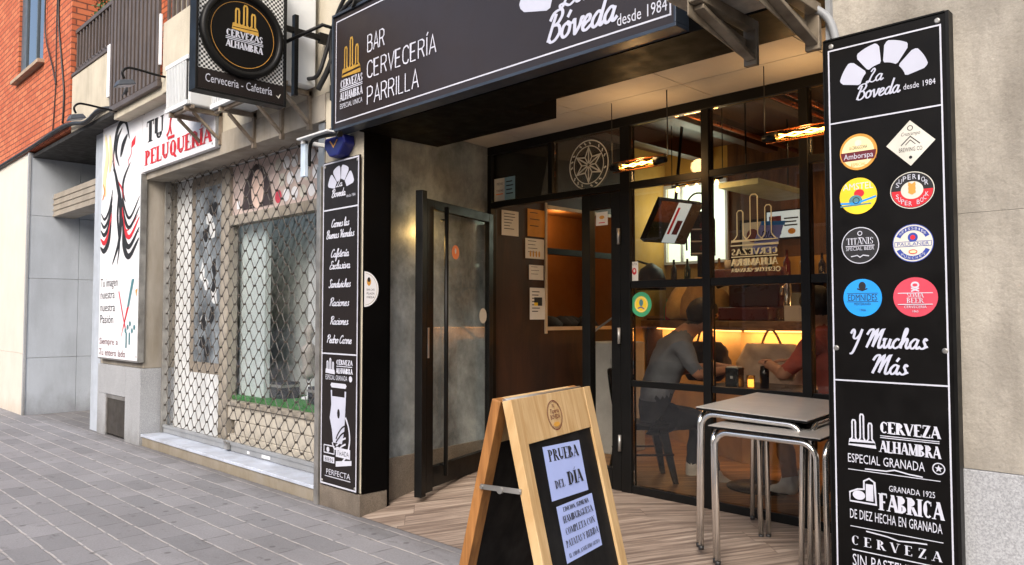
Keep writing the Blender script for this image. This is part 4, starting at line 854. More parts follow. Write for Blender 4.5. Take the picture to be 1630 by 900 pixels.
def hairw(pts, w, m):
    w *= 1.08
    p = smooth(pts, 8); n = len(p); mb = []
    L = []; Rr = []
    for i, q in enumerate(p):
        a, b = p[max(0, i - 1)], p[min(n - 1, i + 1)]; dx, dy = b[0] - a[0], b[1] - a[1]; l = math.hypot(dx, dy) or 1; h = w / 2 * (math.sin(math.pi * (i + .35) / (n + .0)) ** .8 if 0 < i < n - 1 else .12); h = abs(h); L.append((q[0] - dy / l * h, q[1] + dx / l * h)); Rr.append((q[0] + dy / l * h, q[1] - dx / l * h))
    k = A.mi(m)
    for i in range(n - 1): A.mb.face([A.P(*Rr[i], i * 2e-6), A.P(*Rr[i + 1], i * 2e-6 + 2e-6), A.P(*L[i + 1], i * 2e-6 + 2e-6), A.P(*L[i], i * 2e-6)], k)
    A.k += 1
A.v = Vector((0, 0, .70)); A.o = Vector((-10.4, 3.14, .94 + .93))
hairw([(.95, 2.35), (.80, 2.68), (.58, 2.66), (.45, 2.40), (.40, 2.05)], .09, INK); hairw([(.70, 2.60), (.55, 2.45), (.50, 2.2), (.62, 1.95)], .07, INK); hairw([(.88, 2.45), (.74, 2.30), (.66, 2.10)], .10, INK)
hairw([(.98, 2.28), (1.02, 2.1), (.92, 1.98), (.96, 1.88)], .02, PINK); A.poly([(1.02, 2.28), (1.15, 2.36), (1.13, 2.22), (1.02, 2.18)], RED); hairw([(1.0, 1.95), (.80, 1.72), (.76, 1.5), (.86, 1.3)], .06, INK)
hairw([(.42, 2.2), (.5, 1.8), (.75, 1.5), (.80, 1.0), (.95, .82), (1.30, 1.05)], .035, RED); hairw([(.38, 2.1), (.55, 1.7), (.70, 1.25), (.68, .7), (.45, .28)], .10, INK); hairw([(.40, 1.95), (.62, 1.6), (.60, 1.1), (.68, .62), (.62, .26)], .06, INK)
for k in range(5): hairw([(.72 + .02 * k, 1.55 - .16 * k), (.84, 1.2 - .16 * k), (1.02, 1.02 - .16 * k), (1.32, 1.34 - .17 * k)], .05 + .012 * k, INK if k != 2 else RED)
for k in range(5): hairw([(.42 - .01 * k, 1.6 - .14 * k), (.30, 1.25 - .14 * k), (.14, 1.1 - .14 * k), (.01, 1.22 - .15 * k)], .05 + .012 * k, INK if k != 3 else RED)
hairw([(.10, 2.62), (.18, 2.2), (.10, 1.8), (.16, 1.5)], .12, CREAM); hairw([(.26, 2.58), (.32, 2.2), (.28, 1.9)], .10, CREAM); hairw([(.05, 1.75), (.12, 1.6), (.04, 1.45)], .04, ORNG)
A.build('hair_drawing', Hp)
A = Art((-10.4, 3.14, .94), X_, Z_)
for k, (t_, z) in enumerate((('Tu imagen', .865), ('nuestra', .72), ('nuestra', .565), ('Pasión', .42))): A.text(t_, .04, z, .10, INK, align='l', width=(.62, .52, .54, .50)[k])
A.text('Siempre a', .04, .165, .075, MAROON, align='l', width=.66); A.text('Tu entero lado', .04, .03, .08, MAROON, align='l', width=.92)
A.stroke([(.70, .80), (.86, .50), (.96, .34)], .03, PINK); A.poly([(1.12, .93), (1.2, .93), (1.05, .62), (.98, .60)], TEAL); A.poly([(1.05, .62), (.98, .60), (.78, .22)], RED); A.poly([(1.24, .80), (1.31, .82), (1.27, .72)], TANI)
for k in range(5): A.disc(.95 + .07 * k, .34 + .04 * (k % 3), .03, TEAL); 
A.rect(.96, 1.0, .14, .32, TEAL); A.rect(1.06, 1.1, .18, .32, TEAL)
A.build('slogan_lettering', Hp)

# projecting sign
J = thing('projecting_sign', 'square projecting bar sign with black disc hung over the pavement', 'sign', (-5.25, 2.9, 3.0))
MB().box(-5.30, -5.215, 2.16, 2.80, 3.16, 3.96).build('woven_panel', perforated_mat(), J)
m = MB().box(-5.31, -5.20, 2.14, 2.158, 3.002, 3.98).box(-5.31, -5.20, 2.802, 2.82, 3.002, 3.98).box(-5.31, -5.20, 2.1585, 2.8015, 3.962, 3.98).box(-5.31, -5.20, 2.1585, 2.8015, 3.002, 3.018); m.build('sign_frame', BLK, J, bevel=.003)
bn = MB().box(-5.305, -5.205, 2.1585, 2.8015, 3.019, 3.158).build('banner_strip', SIGNB, J)
A = Art((-5.205, 2.1585, 3.02), (0, 1, 0), Z_); A.text('Cerveceria - Cafetería', .30, .048, .058, WVIN, width=.50); A.stroke([(.585, .055), (.60, .04), (.615, .07)], .005, GREYI); A.build('lettering', bn)
ds = MB().lathe([(.31, -.03), (.31, .035), (.298, .05), (.270, .05), (.262, .03), (.262, .02)], (-5.215, 2.475, 3.455), (1, 0, 0), 56).build('round_disc', BLK, J)
A = Art((-5.195, 2.475, 3.455), (0, 1, 0), Z_); A.disc(0, 0, .262, SIGNK); A.ring(0, 0, .235, .0035, TANI); A.towers(.015, .03, .20, .185, GOLD, .0125); A.serif('CERVEZAS', .01, -.028, .047, WVIN, width=.275, kk=.26, tt=.12); A.rect(-.13, .15, -.040, -.034, WVIN); A.rect(-.13, .15, -.052, -.046, WVIN); A.serif('ALHAMBRA', .01, -.108, .050, WVIN, width=.275, kk=.26, tt=.12); A.build('emblem', ds)
m = MB().box(-5.27, -5.235, 2.822, 3.12, 3.60, 3.64).box(-5.275, -5.23, 2.90, 2.935, 3.12, 3.74); m.build('mounting_arm', BLK, J, bevel=.003)
m = MB().tube([(-5.25, 2.82, 3.50), (-5.0, 3.0, 3.62), (-4.96, 3.19, 3.6)], .014, 8); m.box(-5.27, -5.235, 3.121, 3.199, 3.58, 3.66); m.build('mounting_rod', BLK, J)
# ================================================================== SHUTTER
Sh = thing('roller_shutter', 'closed steel lattice roller shutter in front of the hairdresser window', 'shutter', (-7.2, 3.43, .13))
m = MB(); NP, PX, rows, z0, z1 = 18, .2017, 32, .225, 2.985; dz = (z1 - z0) / rows
for r_ in range(rows + 1):
    pts = []; sg = 1 if r_ % 2 else -1; zc = z0 + r_ * dz; amp = dz * .5
    for k in range(NP * 2):
        x = -9.0 + k * PX / 2; up = sg * (1 if k % 2 else -1)
        for dx, f in ((-.021, .86), (0, 1.0), (.021, .86)):
            pts.append((x + dx, 3.43 + up * .004, max(z0, min(z1, zc + up * amp * f * .98))))
    m.tube([p for p in pts if -9.0 <= p[0] <= -5.40], 0.0043, 5, 0, False)
for r_ in range(rows):
    for k in range(NP * 2):
        if (k % 2 == 1) == (r_ % 2 == 1):
            x = -9.0 + k * PX / 2
            if x < -5.4: m.box(x - .009, x + .009, 3.418, 3.442, z0 + (r_ + .5) * dz - .009, z0 + (r_ + .5) * dz + .009, 1)
m.build('wire_lattice', [SHUT, M('dark_link_clips', '4d463f', .6, metal=.3)], Sh)
br = MB().box(-9.0, -5.40, 3.415, 3.445, .135, .222).box(-9.0, -5.40, 3.405, 3.414, .19, .222).build('bottom_rail', GREYM, Sh, bevel=.003)
MB().box(-9.03, -9.002, 3.39, 3.46, .13, 2.98).build('guide_rail', GALV, Sh, bevel=.003)
MB().box(-5.395, -5.30, 3.21, 3.46, .13, 2.98).box(-5.345, -5.285, 3.17, 3.209, .0, 2.62).build('guide_rail', GALV, Sh, bevel=.003)
lk = MB().box(-7.36, -7.29, 3.375, 3.404, .15, .215).tube([(-7.34, 3.37, .205), (-7.34, 3.36, .235), (-7.31, 3.36, .235), (-7.31, 3.37, .205)], .007, 8).build('padlock', GALV, br, bevel=.004)
A = Art((0, 3.4145, 0), X_, Z_); A.rect(-6.95, -6.90, .15, .175, WPAN); A.build('paper_scrap', br); A = Art((0, 3.4145, 0), X_, Z_); A.rect(-6.66, -6.50, .15, .178, WPAN); A.build('paper_scrap', br)

# shop display boxes and notice
def displaybox(x, y, lb):
    t = thing('display_box', lb, 'box', (x, y, .64), None)
    MB().box(x - .14, x + .14, y - .10, y + .10, .641, .80).build('carton', M('black_glossy_carton', (.02, .022, .028), .25), t, bevel=.006)
    MB().box(x - .143, x + .143, y - .103, y + .103, .75, .775).build('silver_band', GALV, t)
    return t
displaybox(-7.02, 3.82, 'black gift box beside the pale panel on the shop turf')
displaybox(-6.22, 3.80, 'black gift box at the right end of the shop turf')
nt_ = MB().box(-7.69, -7.43, 4.09, 4.097, 1.47, 1.72).build('paper_notice', PAPERW); tag(nt_, 'white paper notice on the grey door inside the closed shop', 'notice')
mq = thing('ornament_figure', 'pale ornament figure on the turf of the shop window', 'ornament', (-6.72, 3.92, .64))
MB().lathe([(.07, 0), (.07, .02), (.015, .03), (.015, .20)], (-6.72, 3.92, .641), n=20).build('stand', WHITE, mq)
MB().lathe([(.05, .20), (.075, .25), (.06, .34), (.08, .45), (.075, .50), (.03, .54), (.025, .58), (.045, .62), (.05, .67), (.025, .72)], (-6.72, 3.92, .641), n=20).build('torso', M('mannequin_skin', 'a8a29b', .5), mq)

# ================================================================== WALL EQUIPMENT
def condenser(name, label, x0, x1, y0, y1, z0, z1, brx):
    t = thing('air_conditioner', label, 'air conditioner', ((x0 + x1) / 2, y1, z0), 'air conditioner units on the facade')
    MB().box(x0, x1, y0 + .012, y1, z0, z1).build('casing', WHITE, t, bevel=.012)
    m = MB(); n = int((x1 - x0 - .06) / .036)
    for k in range(n): m.box(x0 + .03 + k * .036, x0 + .043 + k * .036, y0 - .008, y0 + .011, z0 + .04, z1 - .04)
    m.box(x0, x1, y0 - .01, y0 + .011, z0, z0 + .038).box(x0, x1, y0 - .01, y0 + .011, z1 - .038, z1); m.build('front_grille', WHITE, t)
    MB().box(x0 + .03, x1 - .03, y0 + .004, y0 + .0115, z0 + .04, z1 - .04).build('coil', SHADE, t)
    for x in brx:
        m = MB(); m.box(x, x + .035, y0 + .0, 3.19, z0 - .045, z0 - .006).obox((x, y0 + .08, z0 - .06), (.035, 0, 0), (0, 3.17 - y0 - .08, -.22), (0, 0, .028)).box(x, x + .035, 3.165, 3.198, z0 - .32, z0 + .1)
        m.build('steel_bracket', RUST, t)
    MB().box(x0, x1, y0 + .03, y0 + .06, z0 - .03, z0 - .002).build('support_bar', RUST, t)
    return t
condenser('a', 'white air conditioner with vertical fins overlapping the hairdresser sign', -7.58, -7.05, 2.84, 3.10, 3.40, 3.86, (-7.5, -7.15))
condenser('b', 'large white air conditioner hidden behind the projecting sign', -6.60, -5.36, 2.86, 3.16, 3.26, 4.10, (-6.45, -5.95, -5.5))
t = thing('air_conditioner', 'weathered air conditioner at the top edge above the totem sign', 'air conditioner', (-1.75, 3.0, 2.98), 'air conditioner units on the facade')
MB().box(-1.75, -1.33, 2.72, 3.04, 2.785, 3.4).build('casing', WHITE, t, bevel=.012)
MB().box(-1.775, -1.325, 2.68, 3.04, 2.758, 2.782).build('base_tray', M('stained_tray', 'a8a195', .7, var=.3, dirt=.6, dirtcol=lin('4d463d')), t, bevel=.004)
for x in (-1.655, -1.375):
    m = MB().obox((x, 2.66, 2.712), (.05, 0, 0), (0, .47, 0), (0, 0, .044)); m.obox((x - .006, 2.66, 2.66), (.006, 0, 0), (0, .47, -.07), (0, 0, .095)).box(x - .012, x + .05, 3.13, 3.157, 2.56, 2.756)
    m.obox((x, 2.70, 2.69), (.045, 0, 0), (0, .43, -.11), (0, 0, .02)); m.build('steel_bracket', M('painted_angle_iron', '8c8170', .6, metal=.15, var=.3, vs_=7, col2='5c5040'), t, bevel=.003)
def sm3(p, k=8):
    a = smooth([(q[0], q[1]) for q in p], k); b = smooth([(q[2], 0) for q in p], k); return [(x, y, z) for (x, y), (z, _) in zip(a, b)]
cb = MB().tube(sm3([(-1.62, 3.06, 2.80), (-1.5, 3.08, 2.80), (-1.40, 3.1, 2.77), (-1.30, 3.15, 2.69), (-1.27, 3.17, 2.58)]), .017, 10).build('drain_hose', GREYM); tag(cb, 'grey drain hose curving from the air conditioner down behind the totem', 'hose')
MB().box(-1.315, -1.295, 3.17, 3.199, 2.6, 3.4).build('wall_conduit', GREYM); tag(bpy.data.objects['wall_conduit'], 'straight grey conduit on the wall edge above the totem', 'conduit')

al = thing('alarm_box', 'cobalt blue alarm box on the pillar top under the fascia', 'alarm', (-4.98, 3.19, 2.70))
MB().prism([(-.13, .06), (.13, .06), (.14, -.01), (.06, -.09), (-.06, -.09), (-.14, -.01)], (-4.99, 3.199, 2.735), X_, Z_, (0, -.10, 0)).build('housing', COBALT, al, bevel=.012)
A = Art((-4.99, 3.099, 2.735), X_, Z_); A.stroke([(-.05, .03), (0, -.02), (.05, .03)], .012, TANI); A.build('emblem', al)
wb = thing('shutter_bracket', 'white angled metal bracket beside the blue alarm box', 'bracket', (-5.3, 3.15, 2.8))
MB().box(-5.33, -4.90, 2.98, 3.06, 2.80, 2.815).box(-5.30, -5.27, 3.0, 3.198, 2.77, 2.799).build('arm', WHITE, wb, bevel=.003)
MB().box(-5.335, -5.27, 3.02, 3.05, 2.52, 2.798).build('drop_plate', M('pale_blue_plate', 'c3d3e2', .4), wb, bevel=.003)
MB().tube(sm3([(-5.27, 3.06, 2.60), (-5.24, 3.05, 2.76), (-5.1, 3.03, 2.79), (-4.80, 3.03, 2.77)]), .013, 8).tube([(-4.82, 3.03, 2.77), (-4.79, 3.03, 2.768)], .022, 10).tube([(-5.15, 3.03, 2.797), (-5.15, 3.195, 2.90)], .01, 8).build('bent_rod', BLK, wb)

def flood(x, z, yend, label):
    t = thing('sign_lamp', label, 'lamp', (x, 3.19, z), 'arm lamps above the hairdresser signs')
    MB().tube(sm3([(x, 3.19, z), (x, 2.9, z + .005), (x, yend + .06, z + .02), (x, yend - .02, z + .01), (x, yend - .06, z - .04), (x, yend - .04, z - .10)]), .012, 10).build('arm', BLK, t)
    MB().box(x - .03, x + .03, 3.14, 3.198, z - .06, z + .06).build('wall_plate', BLK, t, bevel=.004)
    hd = MB().hexa([(x - .075, yend - .12, z - .19), (x + .075, yend - .12, z - .19), (x + .075, yend + .05, z - .145), (x - .075, yend + .05, z - .145), (x - .05, yend - .10, z - .13), (x + .05, yend - .10, z - .13), (x + .05, yend + .02, z - .10), (x - .05, yend + .02, z - .10)]).build('lamp_head', M('lamp_grey', '3c4046', .45), t, bevel=.006)
    MB().hexa([(x - .065, yend - .11, z - .192), (x + .065, yend - .11, z - .192), (x + .065, yend + .04, z - .152), (x - .065, yend + .04, z - .152), (x - .065, yend - .11, z - .188), (x + .065, yend - .11, z - .188), (x + .065, yend + .04, z - .1445), (x - .065, yend + .04, z - .1445)]).build('lens', GREYM, hd)
    return t
flood(-9.42, 3.80, 2.60, 'grey arm lamp over the hair drawing poster')
flood(-7.95, 3.87, 2.62, 'grey arm lamp in front of the slat screen')

def cable(name, pts, r, label, mat=CABLE):
    o = MB().tube(sm3(pts, 6), r, 7).build(name, mat); return tag(o, label, 'cable')
cable('wall_cable', [(-20, 2.915, 3.93), (-16, 2.91, 3.88), (-13, 2.91, 3.90), (-11.2, 2.91, 3.93), (-10.4, 2.93, 3.84), (-9.9, 2.94, 3.90), (-9.45, 3.0, 3.87), (-8.9, 2.93, 3.94)], .028, 'thick black cable along the foot of the brick wall')
cable('wall_cable', [(-11.62, 2.935, 6.6), (-11.7, 2.935, 5.6), (-11.5, 2.935, 4.9), (-11.35, 2.935, 4.4), (-11.38, 2.935, 4.0)], .012, 'thin black cable snaking down the brick corner')
cable('wall_cable', [(-11.75, 2.935, 6.6), (-11.78, 2.935, 5.4), (-11.75, 2.935, 4.6), (-11.85, 2.935, 3.9)], .008, 'straight thin cable hanging on the brick wall')
cable('wall_cable', [(-12.1, 2.925, 6.6), (-12.3, 2.92, 5.95), (-12.25, 2.92, 5.4), (-11.9, 2.925, 4.9), (-11.72, 2.93, 4.6)], .010, 'thin cable looping from the brick window edge')
bund = [([(-5.22, 3.10, 3.20), (-5.10, 3.12, 3.35), (-5.0, 3.14, 3.55), (-4.85, 3.13, 3.70), (-4.5, 3.12, 3.80), (-4.0, 3.12, 3.95)], .022), ([(-5.05, 3.14, 3.12), (-5.08, 3.13, 3.35), (-5.02, 3.10, 3.60), (-4.8, 3.10, 3.76), (-4.3, 3.13, 3.84), (-3.6, 3.15, 4.1)], .018),
        ([(-5.4, 3.10, 3.32), (-5.2, 3.08, 3.30), (-5.12, 3.1, 3.45), (-5.04, 3.12, 3.66), (-4.9, 3.12, 3.82), (-4.5, 3.12, 4.1)], .016), ([(-4.95, 3.15, 3.15), (-5.0, 3.14, 3.4), (-4.98, 3.12, 3.62), (-4.7, 3.08, 3.72), (-4.55, 3.12, 3.66)], .013)]
for k, (p, r_) in enumerate(bund): cable('sign_cable', p, r_, ('thick black cable rising over the left end of the fascia sign', 'black cable arching from the pillar over the fascia top', 'black cable leaving the large air conditioner toward the fascia', 'thin looped black cable at the fascia corner')[k])
jb = MB().box(-5.06, -4.98, 3.10, 3.19, 3.08, 3.20).build('junction_box', M('black_junction', (.02, .02, .022), .5), bevel=None or .006); tag(jb, 'small black junction box hanging under the cables beside the fascia', 'junction box')
sp = MB().tube([(-4.62, 3.15, 3.70), (-4.66, 3.05, 3.73)], [.05, .065], 14).build('sign_spotlight', BLK); tag(sp, 'small black round spotlight on top of the fascia', 'spotlight')

# hedge on the balcony
hg = thing('balcony_hedge', 'clipped green shrub behind the brown balcony railing', 'plant', (-10.6, 3.35, 4.6))
lf_ = MB(); rr = random.Random(5)
for k in range(2600):
    x, y, z = rr.uniform(-11.0, -9.75), rr.uniform(3.12, 3.6), rr.uniform(4.9, 5.75)
    z += .08 * math.sin(x * 7) ; s_ = rr.uniform(.018, .035); a = Vector((rr.uniform(-1, 1), rr.uniform(-1, 1), rr.uniform(-.5, 1))).normalized(); b = a.orthogonal().normalized(); c = a.cross(b)
    p = Vector((x, y, z)); lf_.face([p - b * s_, p + c * s_ * .5, p + b * s_, p - c * s_ * .5])
lf_.build('foliage', LEAF, hg); m = MB()
for x in (-10.8, -10.4, -10.0): m.tube([(x, 3.35, 4.62), (x + .03, 3.36, 5.5)], [.02, .008], 7)
m.build('stem', RUST, hg)
MB().box(-11.0, -9.75, 3.2, 3.5, 3.905, 4.62).build('planter', BEIGE2, hg, bevel=.005)

# ================================================================== SANDWICH BOARD
W2, HT, FT = .317, 1.15, .27
Sb = thing('sandwich_board', 'wooden sandwich board with chalkboard panel and two printed papers on the pavement', 'sign')
th = math.atan2(FT, HT); LL = math.hypot(FT, HT)
def leaf(sg, nm, ink):
    dn_ = Vector((0, -sg * math.sin(th), -math.cos(th))); n_ = Vector((0, -sg * math.cos(th), math.sin(th)))
    o = Vector((0, -sg * .026, HT))
    def b(mb, u0, u1, s0, s1, t0, t1): return mb.obox(o + Vector((u0, 0, 0)) + dn_ * s0 + n_ * t0, (u1 - u0, 0, 0), dn_ * (s1 - s0), n_ * (t1 - t0))
    mb = MB(); b(mb, -W2, -W2 + .062, 0, LL, -.024, .014); b(mb, W2 - .062, W2, 0, LL, -.024, .014); b(mb, -W2 + .0625, W2 - .0625, LL - .16, LL - .10, -.012, .012)
    fr = mb.build(nm, PINE if sg > 0 else PINEO, Sb, bevel=.003)
    mb = MB(); b(mb, -W2 + .0625, W2 - .0625, 0, .165, -.012, .0125); mb.build('header_board', PINE, fr, bevel=.002)
    mb = MB(); b(mb, -W2 + .0625, W2 - .0625, .166, LL - .165, -.006, .004); mb.build('chalkboard', CHALK, fr)
    return o, dn_, n_, fr
o, dn_, n_, fr = leaf(1, 'front_panel', True); leaf(-1, 'rear_panel', False)
hd = o + dn_ * .085 + n_ * .0125; A = Art(hd, (1, 0, 0), -dn_); A.ring(-.03, 0, .055, .003, MAROON); A.ring(-.03, 0, .050, .0012, MAROON); A.text('EL', -.03, .030, .012, MAROON); A.text('Taperia', -.03, .008, .016, MAROON, width=.07, shear=.2); A.text('BOVEDA', -.03, -.014, .016, MAROON, width=.075); A.disc(-.03, -.035, .024, TANI, ry=.009); A.build('branded_emblem', fr)
def paper(uc, s0, wd, ht, rot, lines, slope=0):
    c = o + dn_ * (s0 + ht / 2) + n_ * .004 + Vector((uc, 0, 0)); uu = Vector((1, 0, 0)); vv = -dn_; a = R(rot)
    U = uu * math.cos(a) + vv * math.sin(a); V = vv * math.cos(a) - uu * math.sin(a)
    A = Art(c, U, V, lift=.0015); A.rect(-wd / 2, wd / 2, -ht / 2, ht / 2, PAPER)
    for f_, t_, x, y, h_, w_, kk in lines:
        if f_ == 'S': A.serif(t_, x, y, h_, INK, width=w_, kk=kk)
        else: A.text(t_, x, y, h_, INK, width=w_)
    A.build('printed_paper', fr)
paper(-.012, .195, .292, .195, -2.5, [('S', 'PRUEBA', .0, .040, .043, .225, .24), ('S', 'DEL', -.070, -.058, .028, .075, .18), ('S', 'DÍA', .055, -.058, .048, .115, .26)])
paper(.004, .410, .292, .200, -1.0, [('S', 'EDICION SUPREMA', .0, .074, .016, .20, .25), ('S', 'HAMBURGUESA', .0, .036, .024, .24, .2), ('S', 'COMPLETA CON', 0, -.006, .024, .24, .18), ('S', 'PATATAS Y BEBIDA', 0, -.048, .024, .262, .18), ('S', 'EL SABOR A NUESTRO GUSTO', 0, -.085, .014, .25, .2)])
A = Art(o + dn_ * .84 + n_ * .004, (1, 0, 0), -dn_); rr = random.Random(9)
for k in range(26):
    x, y = rr.uniform(-.12, .15), rr.uniform(-.12, .10); a = rr.uniform(.8, 2.2); A.stroke([(x, y), (x + .03 * math.cos(a), y + .05 * math.sin(a))], rr.uniform(.0008, .002), GREYI)
A.build('chalk_scratches', fr)
m = MB(); m.obox((-W2 - .006, -.085, HT - .32), (.004, 0, 0), (0, .17, 0), (0, 0, .018)).tube([(-W2 - .012, 0, HT - .315), (-W2 + .0, 0, HT - .315)], .012, 10).tube([(-W2 - .012, -.078, HT - .312), (-W2, -.078, HT - .312)], .007, 8).tube([(-W2 - .012, .078, HT - .312), (-W2, .078, HT - .312)], .007, 8)
m.build('stay_bar', GALV, Sb)
m = MB().tube([(-W2 + .02, 0, HT - .006), (W2 - .02, 0, HT - .006)], .009, 10); m.build('hinge', GALV, Sb)
ang = math.atan2(.973, -.23); Sb.rotation_euler = (0, 0, ang); Sb.location = (-2.037, 2.2185, 0.002)

# ================================================================== STACKED STEEL TABLES
def table(label, loc, rot, tilt, top_mat=ALU, sx=.59, sy=.76, ht=.80):
    t = thing('bistro_table', label, 'table', (0, 0, 0), 'steel tables by the glass front')
    a, b = sx / 2, sy / 2
    MB().box(-a - .02, a + .02, -b - .02, b + .02, ht - .004, ht).box(-a - .018, a + .018, -b - .018, b + .018, ht - .016, ht - .0045, 1).build('tabletop', [top_mat, BLK], t, bevel=.0015)
    # two inverted U hoops along the short sides plus two along the long sides, legs in pairs
    rr_ = .0145; c = .075; zt = ht - .035
    def hoop(p, q, nm):
        p, q = Vector((*p, 0)), Vector((*q, 0)); d = (q - p).normalized(); pts = [p + Vector((0, 0, .012)), p + Vector((0, 0, zt - c))]
        for k in range(1, 7): th_ = R(15 * k); pts.append(p + d * (c * (1 - math.cos(th_))) + Vector((0, 0, zt - c + c * math.sin(th_))))
        for k in range(6, -1, -1): th_ = R(15 * k); pts.append(q - d * (c * (1 - math.cos(th_))) + Vector((0, 0, zt - c + c * math.sin(th_))))
        pts.append(q + Vector((0, 0, .012))); h_ = MB().tube(pts, rr_, 12).build(nm, CHROME, t)
        MB().lathe([(.0150, 0), (.0153, .022)], (p.x, p.y, 0), n=12).lathe([(.0150, 0), (.0153, .022)], (q.x, q.y, 0), n=12).build('rubber_foot', CABLE, h_)
    hoop((-a + .012, -b - .0), (a - .012, -b - .0), 'leg_frame'); hoop((-a + .012, b), (a - .012, b), 'leg_frame')
    hoop((-a - .02, -b + .032), (-a - .02, b - .032), 'leg_frame'); hoop((a + .02, -b + .032), (a + .02, b - .032), 'leg_frame')
    m = MB(); m.box(-a + .02, a - .02, -.02, .02, ht - .034, ht - .0165); m.build('cross_rail', GALV, t)
    t.rotation_euler = (tilt[0], tilt[1], rot); t.location = loc; return t
table('upper steel bistro table with visible grey top standing by the glass front', (-2.085, 4.245, .140), R(3), (R(1.6), R(2.0)))
table('lower steel bistro table nested under the first beside the totem', (-1.92, 4.06, .118), R(1), (R(2.2), R(0.6)), ht=.752, sx=.57, sy=.60)

# ================================================================== TUBE LAMPS
def tube_lamp(label, xa, xb, y, z, drop):
    t = thing('tube_lamp', label, 'lamp', ((xa + xb) / 2, y, z), 'glowing tube lamps over the entrance')
    MB().tube([(xa + .06, y, z), (xb - .06, y, z + .004)], .026, 16, 0, True).build('glass_tube', AMBERG, t)
    m = MB()
    for dy in (-.010, .010): m.tube([(xa + .07, y, z + dy), (xa + .16, y + .006, z - dy), (xb - .16, y - .006, z + dy), (xb - .07, y, z - dy)], .0035, 6)
    m.build('filament', FIL, t)
    MB().tube([(xa - .03, y, z), (xa + .06, y, z)], [.020, .030], 14).build('end_cap', BLK, t); MB().tube([(xb - .06, y, z), (xb + .03, y, z)], [.030, .020], 14).build('end_cap', BLK, t)
    MB().tube([(xb + .02, y, z), (xb + .045, y, z + .03), (xb + .04, y, drop)], .004, 6).build('hanging_wire', CABLE, t)
    MB().tube([(xa - .02, y, z), (xa - .02, y, drop)], .003, 6).build('suspension_wire', CABLE, t)
    m = MB()
    for dz_ in (-.034, .034): m.tube([(xa - .01, y, z + dz_), (xb + .01, y, z + dz_)], .004, 6)
    m.build('cage_wire', COPPER, t)
    inparent(point('lamp_light', ((xa + xb) / 2, y, z + .09), 3.4, (1, .60, .25), .06), t)
tube_lamp('lit amber tube lamp hanging beside the star emblem', -3.30, -2.90, 4.32, 2.492, 2.955)
tube_lamp('lit amber tube lamp hanging half behind the totem sign', -2.15, -1.72, 4.32, 2.515, 2.955)

# ================================================================== GLASS STICKERS AND NOTICES
YF = YG - .0045
A = Art((-3.85, YF, 2.645), X_, Z_)
A.ring(0, 0, .195, .010, GREYI); A.ring(0, 0, .150, .008, GREYI)
for k in range(6):
    a = R(60 * k + 90); b_ = R(60 * k + 120); c_ = R(60 * k + 60); tip = (.140 * math.cos(a), .140 * math.sin(a)); i1 = (.070 * math.cos(b_), .070 * math.sin(b_)); i0 = (.070 * math.cos(c_), .070 * math.sin(c_))
    A.stroke([i0, tip, i1], .011, GREYI); A.stroke([(.012 * math.cos(a), .012 * math.sin(a)), (.125 * math.cos(a), .125 * math.sin(a))], .012, GREYI); A.stroke([(0.02 * math.cos(b_), .02 * math.sin(b_)), i1], .010, GREYI)
for k in range(22):
    a = R(k * 360 / 22)
    if k % 4: A.stroke([(.162 * math.cos(a), .162 * math.sin(a)), (.182 * math.cos(a + .09), .182 * math.sin(a + .09))], .012, GREYI)
st_ = A.build('star_emblem', None); tag(st_, 'round white star emblem on the transom glass', 'emblem')
A = Art((-3.355, YF, 1.535), X_, Z_); A.disc(0, 0, .092, GREENI); A.disc(0, 0, .060, YEL); A.ring(0, 0, .052, .004, CREAM); A.disc(0, .012, .018, TEAL, ry=.026); A.stroke([(-.03, -.03), (0, -.02), (.028, -.036)], .008, NAVY)
tag(A.build('round_green_sticker', None), 'round green and yellow sticker on the glass', 'sticker')
A = Art((-3.415, YF, 1.772), X_, Z_); A.rect(-.035, .035, -.088, .082, PAPERW); A.disc(0, .01, .02, RED, ry=.026); A.disc(0, .014, .009, PAPERW, ry=.012); A.text('RUTA', 0, .055, .018, INK, width=.05); A.text('TAPA', 0, -.078, .016, RED, width=.05)
tag(A.build('small_white_sticker', None), 'small upright white sticker with red drop on the glass', 'sticker')
def notice(name, pt, u, wd, ht, paint, label, mat=PAPERW):
    A = Art(pt, u, Z_); A.rect(-wd / 2, wd / 2, -ht / 2, ht / 2, mat); paint(A, wd, ht); return tag(A.build(name, None), label, 'notice')
def lines(n, col=INK):
    def f(A, w_, h_):
        r_ = random.Random(n)
        for k in range(n): A.rect(-w_ * .36, -w_ * .36 + w_ * r_.uniform(.35, .72), h_ * (.36 - .72 * k / n), h_ * (.36 - .72 * k / n) + h_ * .028, col)
    return f
def twop(A, w_, h_):
    A.rect(0, w_ / 2, -h_ / 2, h_ / 2, M('pale_cyan_paper', '8fb4c0', .8)); A.text('MENU', -.06, .04, .022, INK, width=.08); A.text('TAPAS', -.06, -.02, .02, MAROON, width=.09); A.rect(-.11, -.02, -.045, -.036, ORNG)
    for k in range(4): A.rect(.02, .02 + .075 + .01 * (k % 2), .055 - .035 * k, .065 - .035 * k, INK)
notice('transom_notice', (-4.80, YF, 2.565), X_, .26, .20, twop, 'two page menu notice in the left transom pane')
notice('door_notice', (-3.72, YG - .0045, 2.205), X_, .115, .105, lambda A, w_, h_: (A.disc(0, .01, .025, TANI, ry=.014), A.rect(-.03, .03, -.035, -.028, RED)), 'small white notice at the top of the fixed door leaf')
uw = (0, 1, 0)
